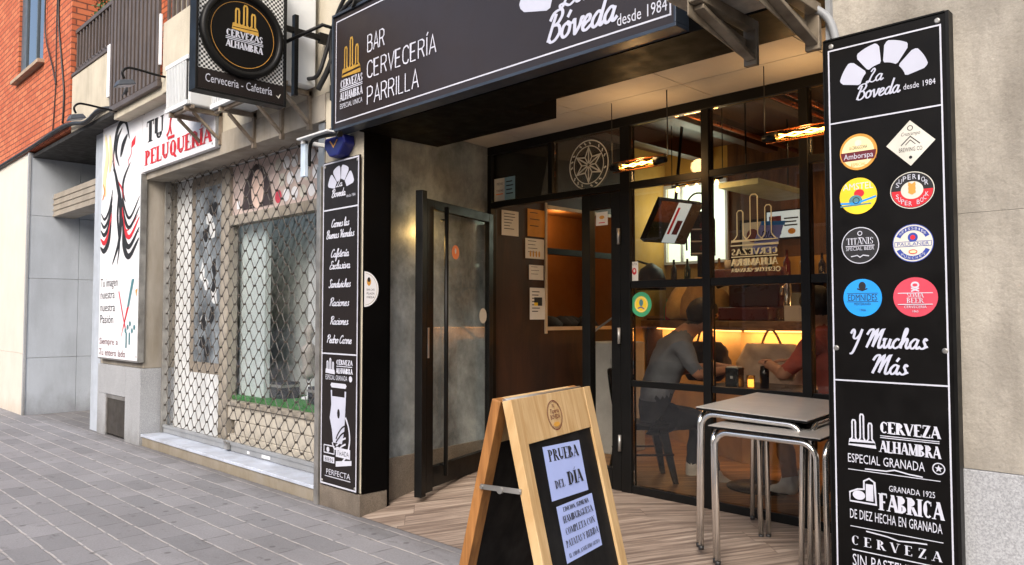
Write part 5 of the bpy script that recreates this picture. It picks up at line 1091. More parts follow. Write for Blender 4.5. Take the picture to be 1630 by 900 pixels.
for (y, z, wd, ht, mt, nl, lb) in ((4.97, 2.30, .22, .23, PAPERW, 6, 'topmost white sheet on the walnut wall'), (5.32, 2.33, .24, .26, M('amber_poster', 'c98a35', .8), 3, 'amber poster high on the walnut wall'), (5.30, 2.085, .26, .19, PAPERW, 4, 'framed sheet with amber drawing on the walnut wall'), (5.32, 1.86, .20, .14, PAPERW, 3, 'small dark framed card on the walnut wall'), (5.34, 1.565, .22, .30, PAPERW, 7, 'lowest tall sheet with a small photo on the walnut wall')):
    def pt(A, w_, h_, nl=nl):
        lines(nl)(A, w_, h_)
        if nl == 7: A.rect(-.05, .06, -.02, .06, INK); A.rect(-.05, 0, -.02, .01, YEL)
        if nl == 4:
            for k in range(4): A.disc(-.06 + .04 * k, -.05, .012, TANI, ry=.03)
    notice('wall_notice', (-4.996, y, z), uw, wd, ht, pt, lb, mt)['group'] = 'papers on the walnut wall'
A = Art((-2.45, YG + .0045, 1.80), (1, 0, 0), Z_)   # reads reversed from the street, printed for the room
B0 = Art((-2.45, YF, 1.80), X_, Z_, lift=.001)
for k, (cx, hh, bw) in enumerate(((-.10, .34, .022), (0.0, .44, .026), (.10, .36, .022))):
    B0.stroke([(cx - bw, .19), (cx - bw, hh), (cx - bw * .5, hh + .014), (cx + bw * .5, hh + .014), (cx + bw, hh), (cx + bw, .19)], .007, CREAM)
    B0.stroke(smooth([(cx - bw, .19), (cx - bw * 1.6, .17), (cx - bw * 2.4, .155)]), .007, CREAM); B0.stroke(smooth([(cx + bw, .19), (cx + bw * 1.6, .17), (cx + bw * 2.4, .155)]), .007, CREAM)
B0.stroke([(-.17, .12), (-.165, .15), (.165, .15), (.17, .12)], .007, CREAM, closed=True)
def mirror_text(A, t_, x, y, h_, wd, m_):
    q = Art(A.o, -A.u, A.v); q.n = A.n; q.lift = A.lift; q.k = A.k; q.mb = A.mb; q.mats = A.mats; q.serif(t_, -x, y, h_, m_, width=wd, kk=.24, tt=.1); A.k = q.k
mirror_text(B0, 'CERVEZAS', 0, .055, .042, .33, CREAM); B0.rect(-.165, .165, .040, .047, CREAM); mirror_text(B0, 'ALHAMBRA', 0, -.015, .046, .33, CREAM); mirror_text(B0, 'ESPECIAL GRANADA', -.01, -.058, .026, .31, CREAM); B0.ring(.165, -.046, .014, .006, CREAM)
tag(B0.build('bottle_emblem', None), 'cream three bottle emblem with reversed lettering on the glass', 'emblem')
PV = M('pale_violet_reflection', 'a9a4e2', .7, var=.12, vs_=8)
A = Art((-2.36, YG + .012, 1.985), X_, Z_); A.poly([(-.13, -.13), (-.02, -.12), (.05, -.12), (.115, .075), (-.045, .085)], PV); A.poly([(-.045, .06), (.115, .05), (.12, .076), (-.045, .086)], BLU); A.text('DIA', -.01, -.03, .05, INK, width=.09, shear=.3); tag(A.build('violet_reflection', None), 'pale violet reflection painted behind the bottle emblem', 'reflection')  # reflection in the pane, painted as a flat violet shape

wl = thing('wall_lamp', 'slim warm wall lamp glowing on the concrete behind the open door', 'lamp', (-4.86, 3.86, 2.05))
MB().box(-4.872, -4.845, 3.86, 3.90, 1.95, 2.25).build('housing', BLK, wl, bevel=.003); MB().box(-4.872, -4.850, 3.845, 3.8595, 1.97, 2.23).build('diffuser', emit_mat('warm_diffuser', 'ffb545', 5.0), wl)
inparent(point('lamp_light', (-4.78, 3.82, 2.12), 1.6, (1, .62, .2), .04), wl)
# ================================================================== BAR FURNITURE
FZ = .16
def metal_chair(label, x, y, rot):
    t = thing('metal_chair', label, 'chair', (0, 0, 0), 'black metal chairs in the bar')
    st = MB(); st.box(-.18, .18, -.18, .18, .440, .455); st.build('seat', BLK, t, bevel=.012)
    MB().box(-.17, .17, -.17, .17, .405, .4395).build('seat_apron', BLK, t, bevel=.006)
    for sx in (-1, 1):
        for sy in (-1, 1):
            a, b = Vector((sx * .165, sy * .165, .43)), Vector((sx * .225, sy * .235, 0)); u = Vector((-sx * .075, 0, 0)); v = Vector((0, -sy * .075, 0))
            m = MB(); m.hexa([b, b + u * .5, b + u * .5 + v * .5, b + v * .5, a, a + u, a + u + v, a + v]); m.build('leg', BLK, t, bevel=.004)
    m = MB()
    for p, q in (((-.2, -.2), (.2, -.2)), ((-.2, .2), (.2, .2)), ((-.2, -.2), (-.2, .2)), ((.2, -.2), (.2, .2))): m.tube([(*p, .22), (*q, .22)], .008, 8)
    m.build('stretcher', BLK, t)
    m = MB().tube(sm3([(-.175, -.17, .44), (-.205, -.20, .62), (-.20, -.225, .80), (-.13, -.235, .855), (.13, -.235, .855), (.20, -.225, .80), (.205, -.20, .62), (.175, -.17, .44)]), .011, 10); m.build('back_frame', BLK, t)
    MB().hexa([(-.09, -.185, .45), (.09, -.185, .45), (.09, -.178, .45), (-.09, -.178, .45), (-.12, -.243, .85), (.12, -.243, .85), (.12, -.235, .85), (-.12, -.235, .85)]).build('back_splat', BLK, t)
    t.location = (x, y, FZ); t.rotation_euler = (0, 0, rot); return t
metal_chair('black metal chair under the person in the grey shirt', -3.63, 5.09, R(-42))
metal_chair('black metal chair under the person in the red shirt', -2.02, 5.42, R(85))
t = thing('dining_table', 'dark square table between the two seated people inside the bar', 'table', (-2.80, 5.46, FZ))
MB().box(-3.20, -2.40, 5.12, 5.80, .885, .915).build('tabletop', M('dark_table_wood', '2b1d14', .35, var=.3, vs_=4), t, bevel=.004)
MB().box(-2.84, -2.76, 5.42, 5.50, FZ + .03, .884).build('column', BLK, t); MB().lathe([(.26, 0), (.26, .012), (.05, .03)], (-2.80, 5.46, FZ), n=28).build('base', BLK, t)
def lab(o, l, c, g=None): return tag(o, l, c, g)
t = thing('napkin_dispenser', 'dark upright napkin dispenser on the table behind the glass', 'napkin holder', (-2.93, 5.30, .915))
MB().box(-2.985, -2.875, 5.255, 5.345, .916, 1.06).build('case', M('dark_chrome', '5a5854', .25, metal=.8), t, bevel=.006); MB().box(-2.975, -2.885, 5.262, 5.338, 1.0605, 1.068).build('napkins', PAPERW, t); MB().box(-2.94, -2.92, 5.250, 5.2545, .98, 1.0).build('button', PAPERW, t)
o = MB().lathe([(.032, 0), (.034, .13), (.03, .135), (.03, .16), (.02, .165)], (-2.72, 5.36, .916), n=20).build('pepper_mill', M('dark_brown_plastic', '1c120c', .3)); lab(o, 'dark cylindrical shaker beside the napkin dispenser', 'shaker')
t = thing('candle_glass', 'small glowing candle glass on the dark table', 'candle', (-2.82, 5.34, .915)); MB().lathe([(.028, 0), (.032, .09)], (-2.82, 5.34, .916), n=18).build('glass', AMBERG, t); MB().lathe([(.022, 0), (.022, .055)], (-2.82, 5.34, .92), n=16).build('wax', emit_mat('candle_glow', 'ffb35c', 2.0), t)
t = thing('glass_bowl', 'clear stemmed bowl with a cream filling at the right of the dark table', 'bowl', (-2.56, 5.38, .915))
MB().lathe([(.04, 0), (.04, .008), (.012, .015), (.012, .04), (.05, .06), (.075, .12), (.078, .14), (.072, .14), (.069, .12), (.045, .064)], (-2.56, 5.38, .916), n=24).build('glass', GLASSS, t); MB().lathe([(.044, .070), (.066, .12), (.05, .128)], (-2.56, 5.38, .916), n=20).build('filling', CREAM, t)
# on the counter
ZC = 1.406
t = thing('coffee_machine', 'red brown coffee machine with upright glasses on the bar counter', 'coffee machine', (-3.35, 6.38, ZC))
MB().box(-3.60, -3.12, 6.22, 6.56, ZC, ZC + .12).box(-3.60, -3.12, 6.42, 6.56, ZC + .12, ZC + .36).box(-3.62, -3.10, 6.18, 6.56, ZC + .361, ZC + .46).build('body', M('oxblood_enamel', '5a2016', .3, coat=.3), t, bevel=.015)
MB().tube([(-3.50, 6.20, ZC + .33), (-3.50, 6.06, ZC + .30)], .018, 10).tube([(-3.24, 6.20, ZC + .33), (-3.24, 6.06, ZC + .30)], .018, 10).build('brew_handle', BLK, t)
m = MB()
for k in range(5): m.lathe([(.025, 0), (.032, .09)], (-3.56 + k * .09, 6.34, ZC + .461), n=14)
m.build('warming_cups', PAPERW, t)
def small(name, mbx, mat, l, c, g=None): return lab(mbx.build(name, mat), l, c, g)
small('card_box', MB().box(-2.98, -2.80, 6.24, 6.34, ZC, ZC + .13), PAPERW, 'plain white card box on the counter beside the coffee machine', 'box')
t = thing('pastry_case', 'low glass pastry case on the bar counter', 'display case', (-2.50, 6.42, ZC)); MB().box(-2.72, -2.30, 6.28, 6.56, ZC, ZC + .03).build('base', GALV, t); MB().box(-2.71, -2.31, 6.29, 6.55, ZC + .031, ZC + .20).build('cover', GLASSS, t)
m = MB()
for k in range(4): m.lathe([(.035, 0), (.045, .02), (.03, .05)], (-2.66 + .1 * k, 6.42, ZC + .032), n=14)
m.build('pastries', M('baked_crust', 'b8742c', .6), t)
t = thing('toaster_oven', 'steel countertop oven at the right end of the bar counter', 'oven', (-1.95, 6.6, ZC)); MB().box(-2.18, -1.78, 6.56, 6.86, ZC, ZC + .24).build('body', GALV, t, bevel=.01); MB().box(-2.15, -1.90, 6.552, 6.559, ZC + .04, ZC + .20).build('door', BLK, t)
for k, (x, y, h_, mt, lb) in enumerate(((-4.28, 6.72, .36, 'c9a05a', 'tall beige wrapped bundle at the left of the counter'), (-4.02, 6.56, .42, 'b98f55', 'largest beige wrapped bundle on the counter'), (-3.78, 6.50, .30, 'a8854f', 'lower rounded beige bundle beside the coffee machine'))):
    small('wrapped_bundle', MB().lathe([(.11, 0), (.17, .05), (.16, h_ * .5), (.10, h_ * .8), (.035, h_)], (x, y, ZC), (.12 * (k - 1), .1, 1), 18), M('hessian_%d' % k, mt, .9, var=.25, vs_=7, bump=.3, bs=40), lb, 'bundle', 'beige bundles on the counter')
rr = random.Random(4); cols = ['2b1a10', '1f2d18', '5c1714', 'a3742b', '23202c']
def bottle(x, y, z, h_, c): return MB().lathe([(.034, 0), (.036, .02), (.036, h_ * .6), (.014, h_ * .76), (.013, h_), (.015, h_)], (x, y, z), n=14), M('bottle_glass_' + c, c, .15, coat=.4) if ('bottle_glass_' + c) not in bpy.data.materials else bpy.data.materials['bottle_glass_' + c]
sh_ = thing('bottle_shelf', 'dark back shelf carrying bottles behind the bar', 'shelf', (-3.0, 7.4, 1.8)); MB().box(-4.9, -1.6, 7.22, 7.49, 1.77, 1.80).build('board', CEILW, sh_); m = MB()
for x in (-4.6, -3.2, -1.8): m.box(x, x + .03, 7.24, 7.49, 1.62, 1.769)
m.build('bracket', BLK, sh_)
for k in range(17):
    x = -4.75 + k * .18 + rr.uniform(-.03, .03); mb, mt = bottle(x, 7.35 + rr.uniform(-.05, .04), 1.801, rr.uniform(.24, .32), cols[k % 5]); lab(mb.build('bottle', mt), 'bottle standing in the row on the shelf behind the bar', 'bottle', 'bottles on the back shelf')
for k in range(9):
    x = -3.02 + k * .085; o = MB().lathe([(.028, 0), (.034, .11), (.031, .11), (.026, .01)], (x + (0.62 if k > 3 else 0), 6.27 + .04 * (k % 2), ZC), n=14).build('drinking_glass', GLASSS); lab(o, 'clear tumbler in a row along the bar counter', 'glass', 'tumblers on the counter')
bb = thing('back_counter', 'dark rear counter under the bottle shelf', 'counter', (-3.2, 7.3, FZ)); MB().box(-4.95, -1.35, 7.05, 7.49, FZ, 1.42).build('cabinet', WALNUT, bb); MB().box(-4.97, -1.35, 7.02, 7.49, 1.421, 1.45).build('worktop', OAK, bb)
# menu screen, hood, string lights, bulb
tv = thing('menu_screen', 'tilted dark menu screen with a pale photo strip under the ceiling', 'screen', (-4.02, 6.15, 2.33))
_u, _v = Vector((.208, .978, 0)), Vector((.547, -.116, .829)); _n = _u.cross(_v)
TVR = Matrix((_u, -_n, _v)).transposed()
def tp(x, y, z): return Vector((-4.02, 6.15, 2.33)) + TVR @ Vector((x, y, z))
def tbox(m_, x0, x1, y0, y1, z0, z1): return m_.obox(tp(x0, y0, z0), TVR @ Vector((x1 - x0, 0, 0)), TVR @ Vector((0, y1 - y0, 0)), TVR @ Vector((0, 0, z1 - z0)))
tbox(MB(), -.27, .27, -.02, .04, -.22, .22).build('casing', BLK, tv, bevel=.004)
A = Art(tp(0, -.02, 0), TVR @ Vector((1, 0, 0)), TVR @ Vector((0, 0, 1))); A.rect(-.26, -.05, -.21, .0, M('dark_green_photo', '1c2413', .3)); A.rect(-.26, -.05, .0, .21, M('brown_photo', '5a3416', .3)); A.rect(-.05, .12, -.21, .21, SCREEN); A.rect(.03, .10, -.12, .03, MAROON); A.rect(-.03, .0, -.12, .16, RED); A.rect(.12, .26, -.21, .21, M('olive_photo', '4a3a12', .3)); A.build('picture', tv)
MB().tube([tp(0, .03, .1), (-4.0, 6.3, 3.29)], .015, 8).build('ceiling_arm', BLK, tv)
hs = thing('hanging_shelf', 'pale green hanging shelf in front of the lit kitchen window', 'shelf', (-3.1, 6.45, 2.56)); MB().box(-3.42, -3.05, 5.95, 7.0, 2.55, 2.60).build('board', M('pale_green_shelf', '9aa892', .5), hs, bevel=.004); MB().tube([(-3.24, 6.1, 2.60), (-3.24, 6.1, 3.298)], .008, 8).tube([(-3.24, 6.9, 2.60), (-3.24, 6.9, 3.298)], .008, 8).build('hanging_rod', BLK, hs)
sl_ = thing('bulb_bar', 'short bar of five warm bulbs under the timber ceiling', 'lamp', (-3.55, 5.75, 2.55)); MB().tube([(-3.78, 5.78, 2.585), (-3.26, 5.74, 2.60)], .010, 8).tube([(-3.78, 5.78, 2.585), (-3.78, 5.78, 3.13)], .004, 6).tube([(-3.26, 5.74, 2.6), (-3.26, 5.74, 3.29)], .004, 6).build('rail', BLK, sl_)
for k in range(5):
    x = -3.72 + k * .10; MB().lathe([(.008, 0), (.017, -.02), (.014, -.04), (.004, -.045)], (x, 5.776 - .007 * k, 2.578 + .003 * k), n=12).build('bulb', BULB, sl_)
inparent(point('bulb_light', (-3.5, 5.7, 2.45), 6, (1, .62, .28), .15), sl_)
pl = thing('pendant_bulb', 'single bare warm bulb hanging deep in the bar at the right', 'lamp', (-2.47, 6.75, 2.0)); MB().lathe([(.014, .04), (.03, .0), (.026, -.03), (.006, -.05)], (-2.47, 6.75, 1.99), n=16).build('bulb', BULB, pl); MB().tube([(-2.47, 6.75, 2.02), (-2.47, 6.75, 3.13)], .005, 6).build('cord', CABLE, pl)
inparent(point('bulb_light', (-2.47, 6.75, 1.90), 3, (1, .58, .24), .05), pl)
ob_ = thing('amber_wall_lamp', 'horizontal amber bar lamp seen through the right hand panes', 'lamp', (-2.35, 7.3, 2.62)); MB().tube([(-2.6, 7.40, 2.42), (-1.9, 7.40, 2.42)], .03, 12).build('tube', emit_mat('amber_tube', 'ff9a2e', 3.0), ob_); MB().box(-2.5, -2.0, 7.43, 7.499, 2.40, 2.44).build('wall_mount', BLK, ob_)
cs = MB().box(-4.78, -4.38, 5.75, 6.2, FZ, 1.20); o = thing('white_cooler', 'white cooler cabinet seen through the fixed door leaf', 'cooler', (-4.58, 5.95, FZ)); cs.build('body', M('dull_white_enamel', '9d9a94', .5), o, bevel=.012); MB().box(-4.44, -4.40, 5.72, 5.749, 1.02, 1.05).build('handle', GALV, o)
o = MB().tube([(-4.62, 5.60, 1.22), (-4.50, 5.60, 1.32), (-4.26, 5.60, 1.46), (-4.24, 5.60, 1.19)], .012, 8).tube([(-4.62, 5.60, 1.22), (-4.62, 5.60, .17)], .012, 8).tube([(-4.24, 5.60, 1.19), (-4.24, 5.60, .17)], .014, 8).build('steel_rail', GALV); lab(o, 'sloping pale metal rail over the white cooler', 'rail')
cm = MB()
rr = random.Random(2)
for k in range(7): cm.lathe([(.02, 0), (.11, .03), (.13, .07), (.07, .13), (.01, .15)], (-5.3 + rr.uniform(-.08, .1), 5.75 + k * .11, 1.302), (rr.uniform(-.3, .3), rr.uniform(-.3, .3), 1), 14)
lab(cm.build('dark_coat', M('black_cloth', (.012, .011, .011), .95, bump=.3, bs=30)), 'crumpled black coat lying in the amber serving niche', 'coat')
hl = thing('dome_lamp', 'dark dome wall lamp beyond the fixed door leaf', 'lamp', (-4.98, 6.95, 1.95)); MB().lathe([(.16, -.14), (.155, -.02), (.12, .08), (.05, .13), (.02, .15)], (-4.82, 6.95, 1.87), n=24).build('shade', BLK, hl); MB().tube([(-4.82, 6.95, 2.0), (-4.999, 6.95, 2.05)], .012, 8).build('arm', BLK, hl)
# room lights; the ceiling spots are added as warm fill light
for k, (x, y, e) in enumerate(((-4.35, 5.4, 13), (-3.0, 6.9, 24), (-2.2, 5.9, 13))):
    dl = thing('added_fill_spot', ('added fill spot over the door side of the room', 'added fill spot over the back bar', 'added fill spot over the dark dining table')[k], 'lamp', (x, y, 3.29), 'added fill spots'); MB().lathe([(.06, -.05), (.065, .009)], (x, y, 3.29), n=20).build('housing', BLK, dl); MB().lathe([(.022, -.0515), (.022, -.051)], (x, y, 3.29), n=18).build('lens', BULB, dl)
    inparent(point('spot_light', (x, y, 3.22), e, (1, .60, .27), .06, 130), dl)
nl = thing('added_niche_strip', 'small warm lamp strip inside the amber serving niche', 'lamp', (-5.4, 6.1, 2.55)); MB().box(-5.13, -5.11, 5.6, 6.6, 2.535, 2.558).build('strip', M('strip_housing', (.3, .2, .1)), nl)  # strip added out of sight to light the niche
inparent(point('niche_light', (-5.4, 6.1, 2.48), 2.8, (1, .55, .2), .1), nl)
inparent(point('kitchen_light', (-4.6, 7.35, 2.55), 10, (.92, 1.0, .86), .25), I)

# ================================================================== PEOPLE
SKIN = M('skin', 'b98468', .55, var=.06, vs_=20)
def person(label, loc, rot, shirt, trousers, shoes, hair, lean, arms, sleeves=.55):
    t = thing('person', label, 'person', (0, 0, 0))
    J = {}; def_ = []
    def v(n, p, r): J[n] = (Vector(p), r)
    L = lean
    v('pel', (0, 0, .56), .155); v('waist', (0, .02 + L * .18, .76), .145); v('chest', (0, .04 + L * .45, .97), .165); v('ups', (0, .05 + L * .62, 1.10), .125); v('neck', (0, .07 + L * .78, 1.20), .062)
    hx = .11 + L * 1.05; hz = 1.315 - L * .10
    v('jaw', (0, hx - .01, hz - .06), .070); v('head', (0, hx, hz + .02), .098); v('crown', (0, hx - .01, hz + .095), .072)
    E_ = [('pel', 'waist'), ('waist', 'chest'), ('chest', 'ups'), ('ups', 'neck'), ('neck', 'jaw'), ('jaw', 'head'), ('head', 'crown')]
    v('nose', (0, hx + .118, hz), .014); v('brow', (0, hx + .085, hz + .02), .030); E_ += [('head', 'brow'), ('brow', 'nose')]
    for s in (-1, 1):
        q = 'L' if s < 0 else 'R'; a = arms[0 if s < 0 else 1]
        v('ear' + q, (s * .098, hx - .005, hz), .016); E_.append(('head', 'ear' + q))
        v('sh' + q, (s * .19, .04 + L * .58, 1.065), .075); v('el' + q, a[0], .048); v('wr' + q, a[1], .031)
        d = (Vector(a[1]) - Vector(a[0])).normalized(); sd = Vector((-d.y, d.x, 0)).normalized() * (-s)
        pm = Vector(a[1]) + d * .06; v('pm' + q, pm, .034); E_ += [('ups', 'sh' + q), ('sh' + q, 'el' + q), ('el' + q, 'wr' + q), ('wr' + q, 'pm' + q)]
        for k, (o_, ln) in enumerate(((-.030, .070), (-.010, .082), (.010, .078), (.029, .062))):
            b = pm + sd * o_ * -s + d * .03; c = b + d * ln * .5 + Vector((0, 0, -.006)); e = b + d * ln + Vector((0, 0, -.026)); n = 'f%d%s' % (k, q)
            v(n + 'a', b, .0105); v(n + 'b', c, .0095); v(n + 'c', e, .008); E_ += [('pm' + q, n + 'a'), (n + 'a', n + 'b'), (n + 'b', n + 'c')]
        b = Vector(a[1]) + d * .03 + sd * .036; v('th' + q, b, .012); v('tt' + q, b + d * .045 + sd * .018, .009); E_ += [('wr' + q, 'th' + q), ('th' + q, 'tt' + q)]
        v('hip' + q, (s * .10, .02, .545), .108); v('kn' + q, (s * .13, .43, .52), .070); v('an' + q, (s * .12, .40 + .04 * s, .10), .043); v('he' + q, (s * .12, .37 + .04 * s, .045), .040); v('to' + q, (s * .13, .57 + .04 * s, .035), .036)
        E_ += [('pel', 'hip' + q), ('hip' + q, 'kn' + q), ('kn' + q, 'an' + q), ('an' + q, 'he' + q), ('an' + q, 'to' + q)]
    names = list(J); me = bpy.data.meshes.new('body'); me.from_pydata([J[n][0] for n in names], [(names.index(a), names.index(b)) for a, b in E_], [])
    ob = bpy.data.objects.new('body', me); COL.objects.link(ob); sk = ob.modifiers.new('skin', 'SKIN'); sk.use_smooth_shade = True
    for i, n in enumerate(names):
        r_ = J[n][1]; sv = me.skin_vertices[0].data[i]; sv.radius = (r_, r_); sv.use_root = (n == 'pel')
        if n in ('waist', 'chest', 'pel'): sv.radius = (r_ * 1.22, r_ * .86)
    ss = ob.modifiers.new('sub', 'SUBSURF'); ss.levels = 3; ss.render_levels = 3
    dg = bpy.context.evaluated_depsgraph_get(); dg.update(); fin = bpy.data.meshes.new_from_object(ob.evaluated_get(dg)); bpy.data.objects.remove(ob)
    body = bpy.data.objects.new('body', fin); COL.objects.link(body); body.parent = t; fin.name = 'body'
    fin.materials.clear()
    bm_ = bmesh.new(); bm_.from_mesh(fin); bmesh.ops.bisect_plane(bm_, geom=bm_.verts[:] + bm_.edges[:] + bm_.faces[:], plane_co=(0, 0, .665), plane_no=(0, 0, 1)); bm_.to_mesh(fin); bm_.free()
    org = [p_.center.copy() for p_ in fin.polygons]
    nz = [(v_.index, v_.normal.copy()) for v_ in fin.vertices]
    for i_, n_ in nz:
        c_ = fin.vertices[i_].co
        if c_.z < J['neck'][0].z - .06 and not (c_.y > .36 and c_.z > .75):
            q_ = mnoise.noise(Vector((c_.x * 7 + c_.z * 5, c_.y * 7, c_.z * 13 - c_.x * 6))) + .5 * mnoise.noise(c_ * 24); fin.vertices[i_].co = c_ + n_ * q_ * .013
    for m_ in (SKIN, shirt, trousers, shoes, hair): fin.materials.append(m_)
    seg = [(J[a][0], J[b][0], a, b) for a, b in E_]; hd_ = J['head'][0]
    for p in fin.polygons:
        c = org[p.index]; best = None
        for a, b, na, nb in seg:
            ab = b - a; k = max(0, min(1, (c - a).dot(ab) / ab.length_squared)); d = (a + ab * k - c).length
            if best is None or d < best[0]: best = (d, na, nb, k)
        _, na, nb, k = best; i = 0
        if (nb in ('waist',) or nb.startswith('hip')) and c.y < .20: i = 1 if c.z > .665 else 2
        elif nb in ('waist', 'chest', 'ups') or nb.startswith('sh'): i = 1
        elif nb == 'neck': i = 1 if k < .45 else 0
        elif nb.startswith('el'): i = 1 if k < sleeves * 1.6 else 0
        elif nb.startswith('wr'): i = 1 if sleeves > .9 else 0
        elif nb.startswith(('hip', 'kn')): i = 2
        elif nb.startswith('an'): i = 2 if k < .85 else 3
        elif nb.startswith(('he', 'to')) and na.startswith('an'): i = 3
        if i == 0 and na in ('jaw', 'head', 'neck', 'brow') : i = 0
        if i == 0 and nb in ('head', 'crown', 'jaw') and (c.y < hd_.y + .035 and c.z > hd_.z - .075 or c.z > hd_.z + .055): i = 4
        p.material_index = i; p.use_smooth = True
    hb = MB(); rr_ = random.Random(3)
    for la in range(9):
        th0 = math.pi * .58 * la / 8; th1 = math.pi * .58 * (la + 1) / 8
        for lo in range(20):
            q = []
            for a_, b_ in ((th0, lo), (th1, lo), (th1, lo + 1), (th0, lo + 1)):
                f = 2 * math.pi * b_ / 20; rx, ry, rz = .108, .118, .112; x, y, z = rx * math.sin(a_) * math.cos(f), ry * math.sin(a_) * math.sin(f), rz * math.cos(a_)
                tl = .55; y2, z2 = y * math.cos(tl) + z * math.sin(tl) * -1, y * math.sin(tl) + z * math.cos(tl); wv = 1 + .035 * math.sin(b_ % 20 * 3.1 + a_ * 9) * (1 if a_ > .05 else 0)
                q.append(Vector((x * wv, y2 * wv, z2 * wv)) + hd_ + Vector((0, -.004, .012)))
            hb.face(q, 0, True)
    hb.build('hair', hair, t, weld=True)
    eb = MB()
    for s in (-1, 1): eb.lathe([(.001, -.009), (.009, 0), (.001, .009)], hd_ + Vector((s * .034, .088, -.012)), (0, 1, 0), 10)
    eb.build('eyes', INK, t); mo = MB().box(hd_.x - .024, hd_.x + .024, hd_.y + .070, hd_.y + .082, hd_.z - .085, hd_.z - .077); mo.build('mouth', MAROON, t)
    t.location = loc; t.rotation_euler = (0, 0, rot); t.scale = (1.12, 1.08, 1.06); return t
person('seated person in a grey shirt hunched over the dark table, seen from behind', (-3.60, 5.12, FZ - .08), R(-42), M('grey_cotton', '6d7078', .9, obj=True, var=.15, vs_=9, bump=1.0, bs=9), M('dark_trousers', '22232a', .9), M('pale_trainers', 'c9c2b8', .7), M('dark_brown_hair', (.014, .008, .005), 0.6, var=.5, vs_=30), .30, (((-.28, .30, .86), (-.14, .52, .90)), ((.29, .30, .86), (.16, .54, .90))))
person('seated person in a red shirt at the right of the dark table', (-2.10, 5.36, FZ - .03), R(75), M('brick_red_cotton', 'a84a38', .9, obj=True, var=.2, vs_=9, bump=1.0, bs=9), M('tan_trousers', '8d5a30', .9), M('white_trainers', 'd5d0c8', .7), M('brown_hair', (.022, .012, .007), .6, var=.5, vs_=30), .12, (((-.29, .26, .86), (-.15, .50, .91)), ((.29, .26, .86), (.13, .50, .91))))

bs_ = thing('bottle_sign', 'upright black and red bottle shaped sign in front of the lit kitchen window', 'sign', (-4.36, 7.25, 2.05))
A = Art((-4.36, 7.25, 2.05), (.85, .52, 0), Z_); A.poly([(-.13, .04), (.13, .04), (.13, .42), (.09, .52), (-.09, .52), (-.13, .42)], INK)
for k in range(3): A.rect(-.12, .12, .06 + k * .13, .075 + k * .13, WPAN); A.disc(0, .125 + k * .12, .035, MAROON)
A.stroke(smooth([(-.17, .10), (-.17, .55), (-.10, .70), (.02, .70), (.08, .58)]), .02, INK); A.build('face', bs_); MB().box(-4.40, -4.32, 7.20, 7.249, 1.8, 2.09).build('stand', BLK, bs_)

# clutter on and under the counter
def bag(x, y, z, sx, sz, c, l):
    m = MB(); n = 22; rows = 9; r_ = random.Random(int(x * 100)); V = []
    for i in range(rows + 1):
        f = i / rows; wv = sx * (.35 + .65 * math.sin(math.pi * min(1, .12 + f * .8)) ** .7); V.append([(x + wv * math.cos(2 * math.pi * j / n) * (1 + .10 * math.sin(j * 3 + i)), y + .10 * math.sin(2 * math.pi * j / n) * (1 + .2 * math.sin(j * 5 + i * 2)), z - sz * f) for j in range(n)])
    for i in range(rows):
        for j in range(n): m.face([V[i][j], V[i + 1][j], V[i + 1][(j + 1) % n], V[i][(j + 1) % n]], 0, True)
    m.face(V[0]); m.face(list(reversed(V[-1])))
    o = thing('hanging_bag', l, 'bag', (x, y, z)); m.build('cloth', M('bag_cloth_' + c, c, .9, var=.2, vs_=8, bump=.4, bs=18), o, weld=True); MB().tube(sm3([(x - sx * .3, y, z - .02), (x - sx * .1, y - .01, z + .10), (x + sx * .1, y - .01, z + .10), (x + sx * .3, y, z - .02)]), .01, 8).build('strap', CABLE if c == '2a1a12' else M('bag_strap', 'a88a6a', .8), o)
bag(-2.98, 6.0, 1.22, .30, .48, 'd9c3ae', 'pale cream bag hanging under the counter lip at its middle')
bag(-2.40, 6.16, 1.20, .26, .42, 'c98a5a', 'tan bag hanging under the right half of the counter lip')
bag(-3.62, 6.02, 1.22, .24, .34, '2a1a12', 'dark brown bag hanging at the counter corner')
bt = thing('beer_tap', 'steel column beer tap on the bar counter', 'beer tap', (-3.05, 6.5, ZC)); MB().lathe([(.06, 0), (.06, .02), (.035, .03), (.035, .34), (.045, .36), (.04, .40)], (-3.05, 6.45, ZC), n=20).build('column', CHROME, bt); MB().tube([(-3.05, 6.45, ZC + .3), (-3.05, 6.34, ZC + .3), (-3.05, 6.33, ZC + .22)], .012, 8).build('spout', CHROME, bt); MB().lathe([(.012, 0), (.02, .12), (.014, .16)], (-3.05, 6.37, ZC + .31), n=12).build('tap_handle', MAROON, bt)
for k, (x, y, c, l) in enumerate(((-4.44, 6.70, 'b02a20', 'red sauce bottle at the left end of the counter'), (-4.52, 6.80, '2f8a4a', 'green sauce bottle behind the red one on the counter'))):
    lab(MB().lathe([(.03, 0), (.034, .02), (.034, .13), (.012, .17), (.006, .22)], (x, y, ZC), n=16).build('sauce_bottle', M('sauce_' + c, c, .4)), l, 'bottle')
for k in range(6): lab(MB().lathe([(.055, 0), (.08, .012), (.085, .018)], (-2.05 - .0 * k, 6.46, ZC + k * .019), n=22).build('plate', WHITE), 'white plate in the low stack before the countertop oven', 'plate', 'stacked plates on the counter')
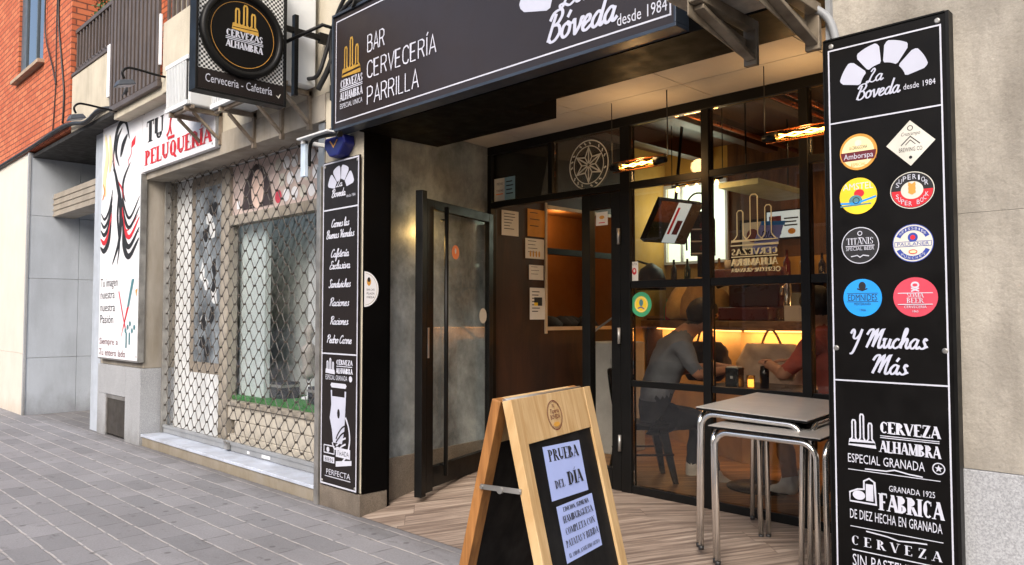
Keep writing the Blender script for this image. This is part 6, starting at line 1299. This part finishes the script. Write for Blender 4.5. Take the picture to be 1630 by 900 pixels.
for k, (x, w_, h_, c, l) in enumerate(((-4.30, .30, .30, 'c9b48a', 'cream carton on the rear worktop at the left'), (-3.85, .24, .34, '7c241c', 'red tin box on the rear worktop'), (-3.40, .34, .22, '8a8f8c', 'grey appliance on the rear worktop'), (-2.60, .30, .34, 'b7a077', 'beige carton on the rear worktop at the right'), (-2.10, .28, .26, '3a2c22', 'dark crate on the rear worktop'))):
    lab(MB().box(x, x + w_, 7.12, 7.36, 1.451, 1.451 + h_).build('storage_box', M('storage_' + c, c, .7, var=.2, vs_=5), None, .006), l, 'box')
fr_ = thing('framed_picture', 'small dark framed picture on the ochre wall behind the bar', 'picture', (-3.9, 7.495, 2.3)); MB().box(-4.05, -3.75, 7.47, 7.499, 2.12, 2.46).build('frame', BLK, fr_); A = Art((-3.9, 7.47, 2.29), X_, Z_); A.rect(-.12, .12, -.14, .14, GREYI); A.disc(0, 0, .07, MAROON); A.build('print', fr_)

for k, (x, z, l) in enumerate(((-3.55, 2.38, 'left lit menu panel on the timber boards behind the bar'), (-2.35, 2.72, 'right lit menu panel high on the timber boards'))):
    mp_ = thing('menu_screen', l, 'menu', (x, 7.49, z)); MB().box(x - .20, x + .20, 7.46, 7.499, z - .15, z + .15).build('casing', BLK, mp_, bevel=.003)
    A = Art((x, 7.46, z), X_, Z_); A.rect(-.185, .185, -.135, .135, SCREEN); A.rect(-.16, -.03, -.10, .09, MAROON); A.rect(.0, .15, .05, .065, INK); A.rect(.0, .13, .015, .03, INK); A.rect(.0, .14, -.02, -.005, INK); A.disc(.08, -.075, .04, TANI, ry=.03); A.build('picture', mp_)
# fixings
for nm, pts, yy in (('totem_sign', [(-1.285, 2.56), (-.885, 2.56), (-1.285, .10), (-.885, .10), (-1.285, 1.32), (-.885, 1.32)], 3.15), ('menu_sign', [(-5.222, 2.60), (-4.78, 2.60), (-5.222, .20), (-4.78, .20)], 3.172), ('hairdresser_sign', [(-9.0, 3.10), (-7.2, 3.10), (-7.2, 3.72), (-9.0, 3.72)], 3.14), ('hairdresser_poster', [(-10.35, .99), (-9.1, .99), (-10.35, 3.8), (-9.1, 3.8), (-9.1, 2.4)], 3.14)):
    for x, z in pts: MB().lathe([(.011, 0), (.011, .003), (.007, .005)], (x, yy, z), (0, -1, 0), 12).build('screw_head', GALV, bpy.data.objects[nm])
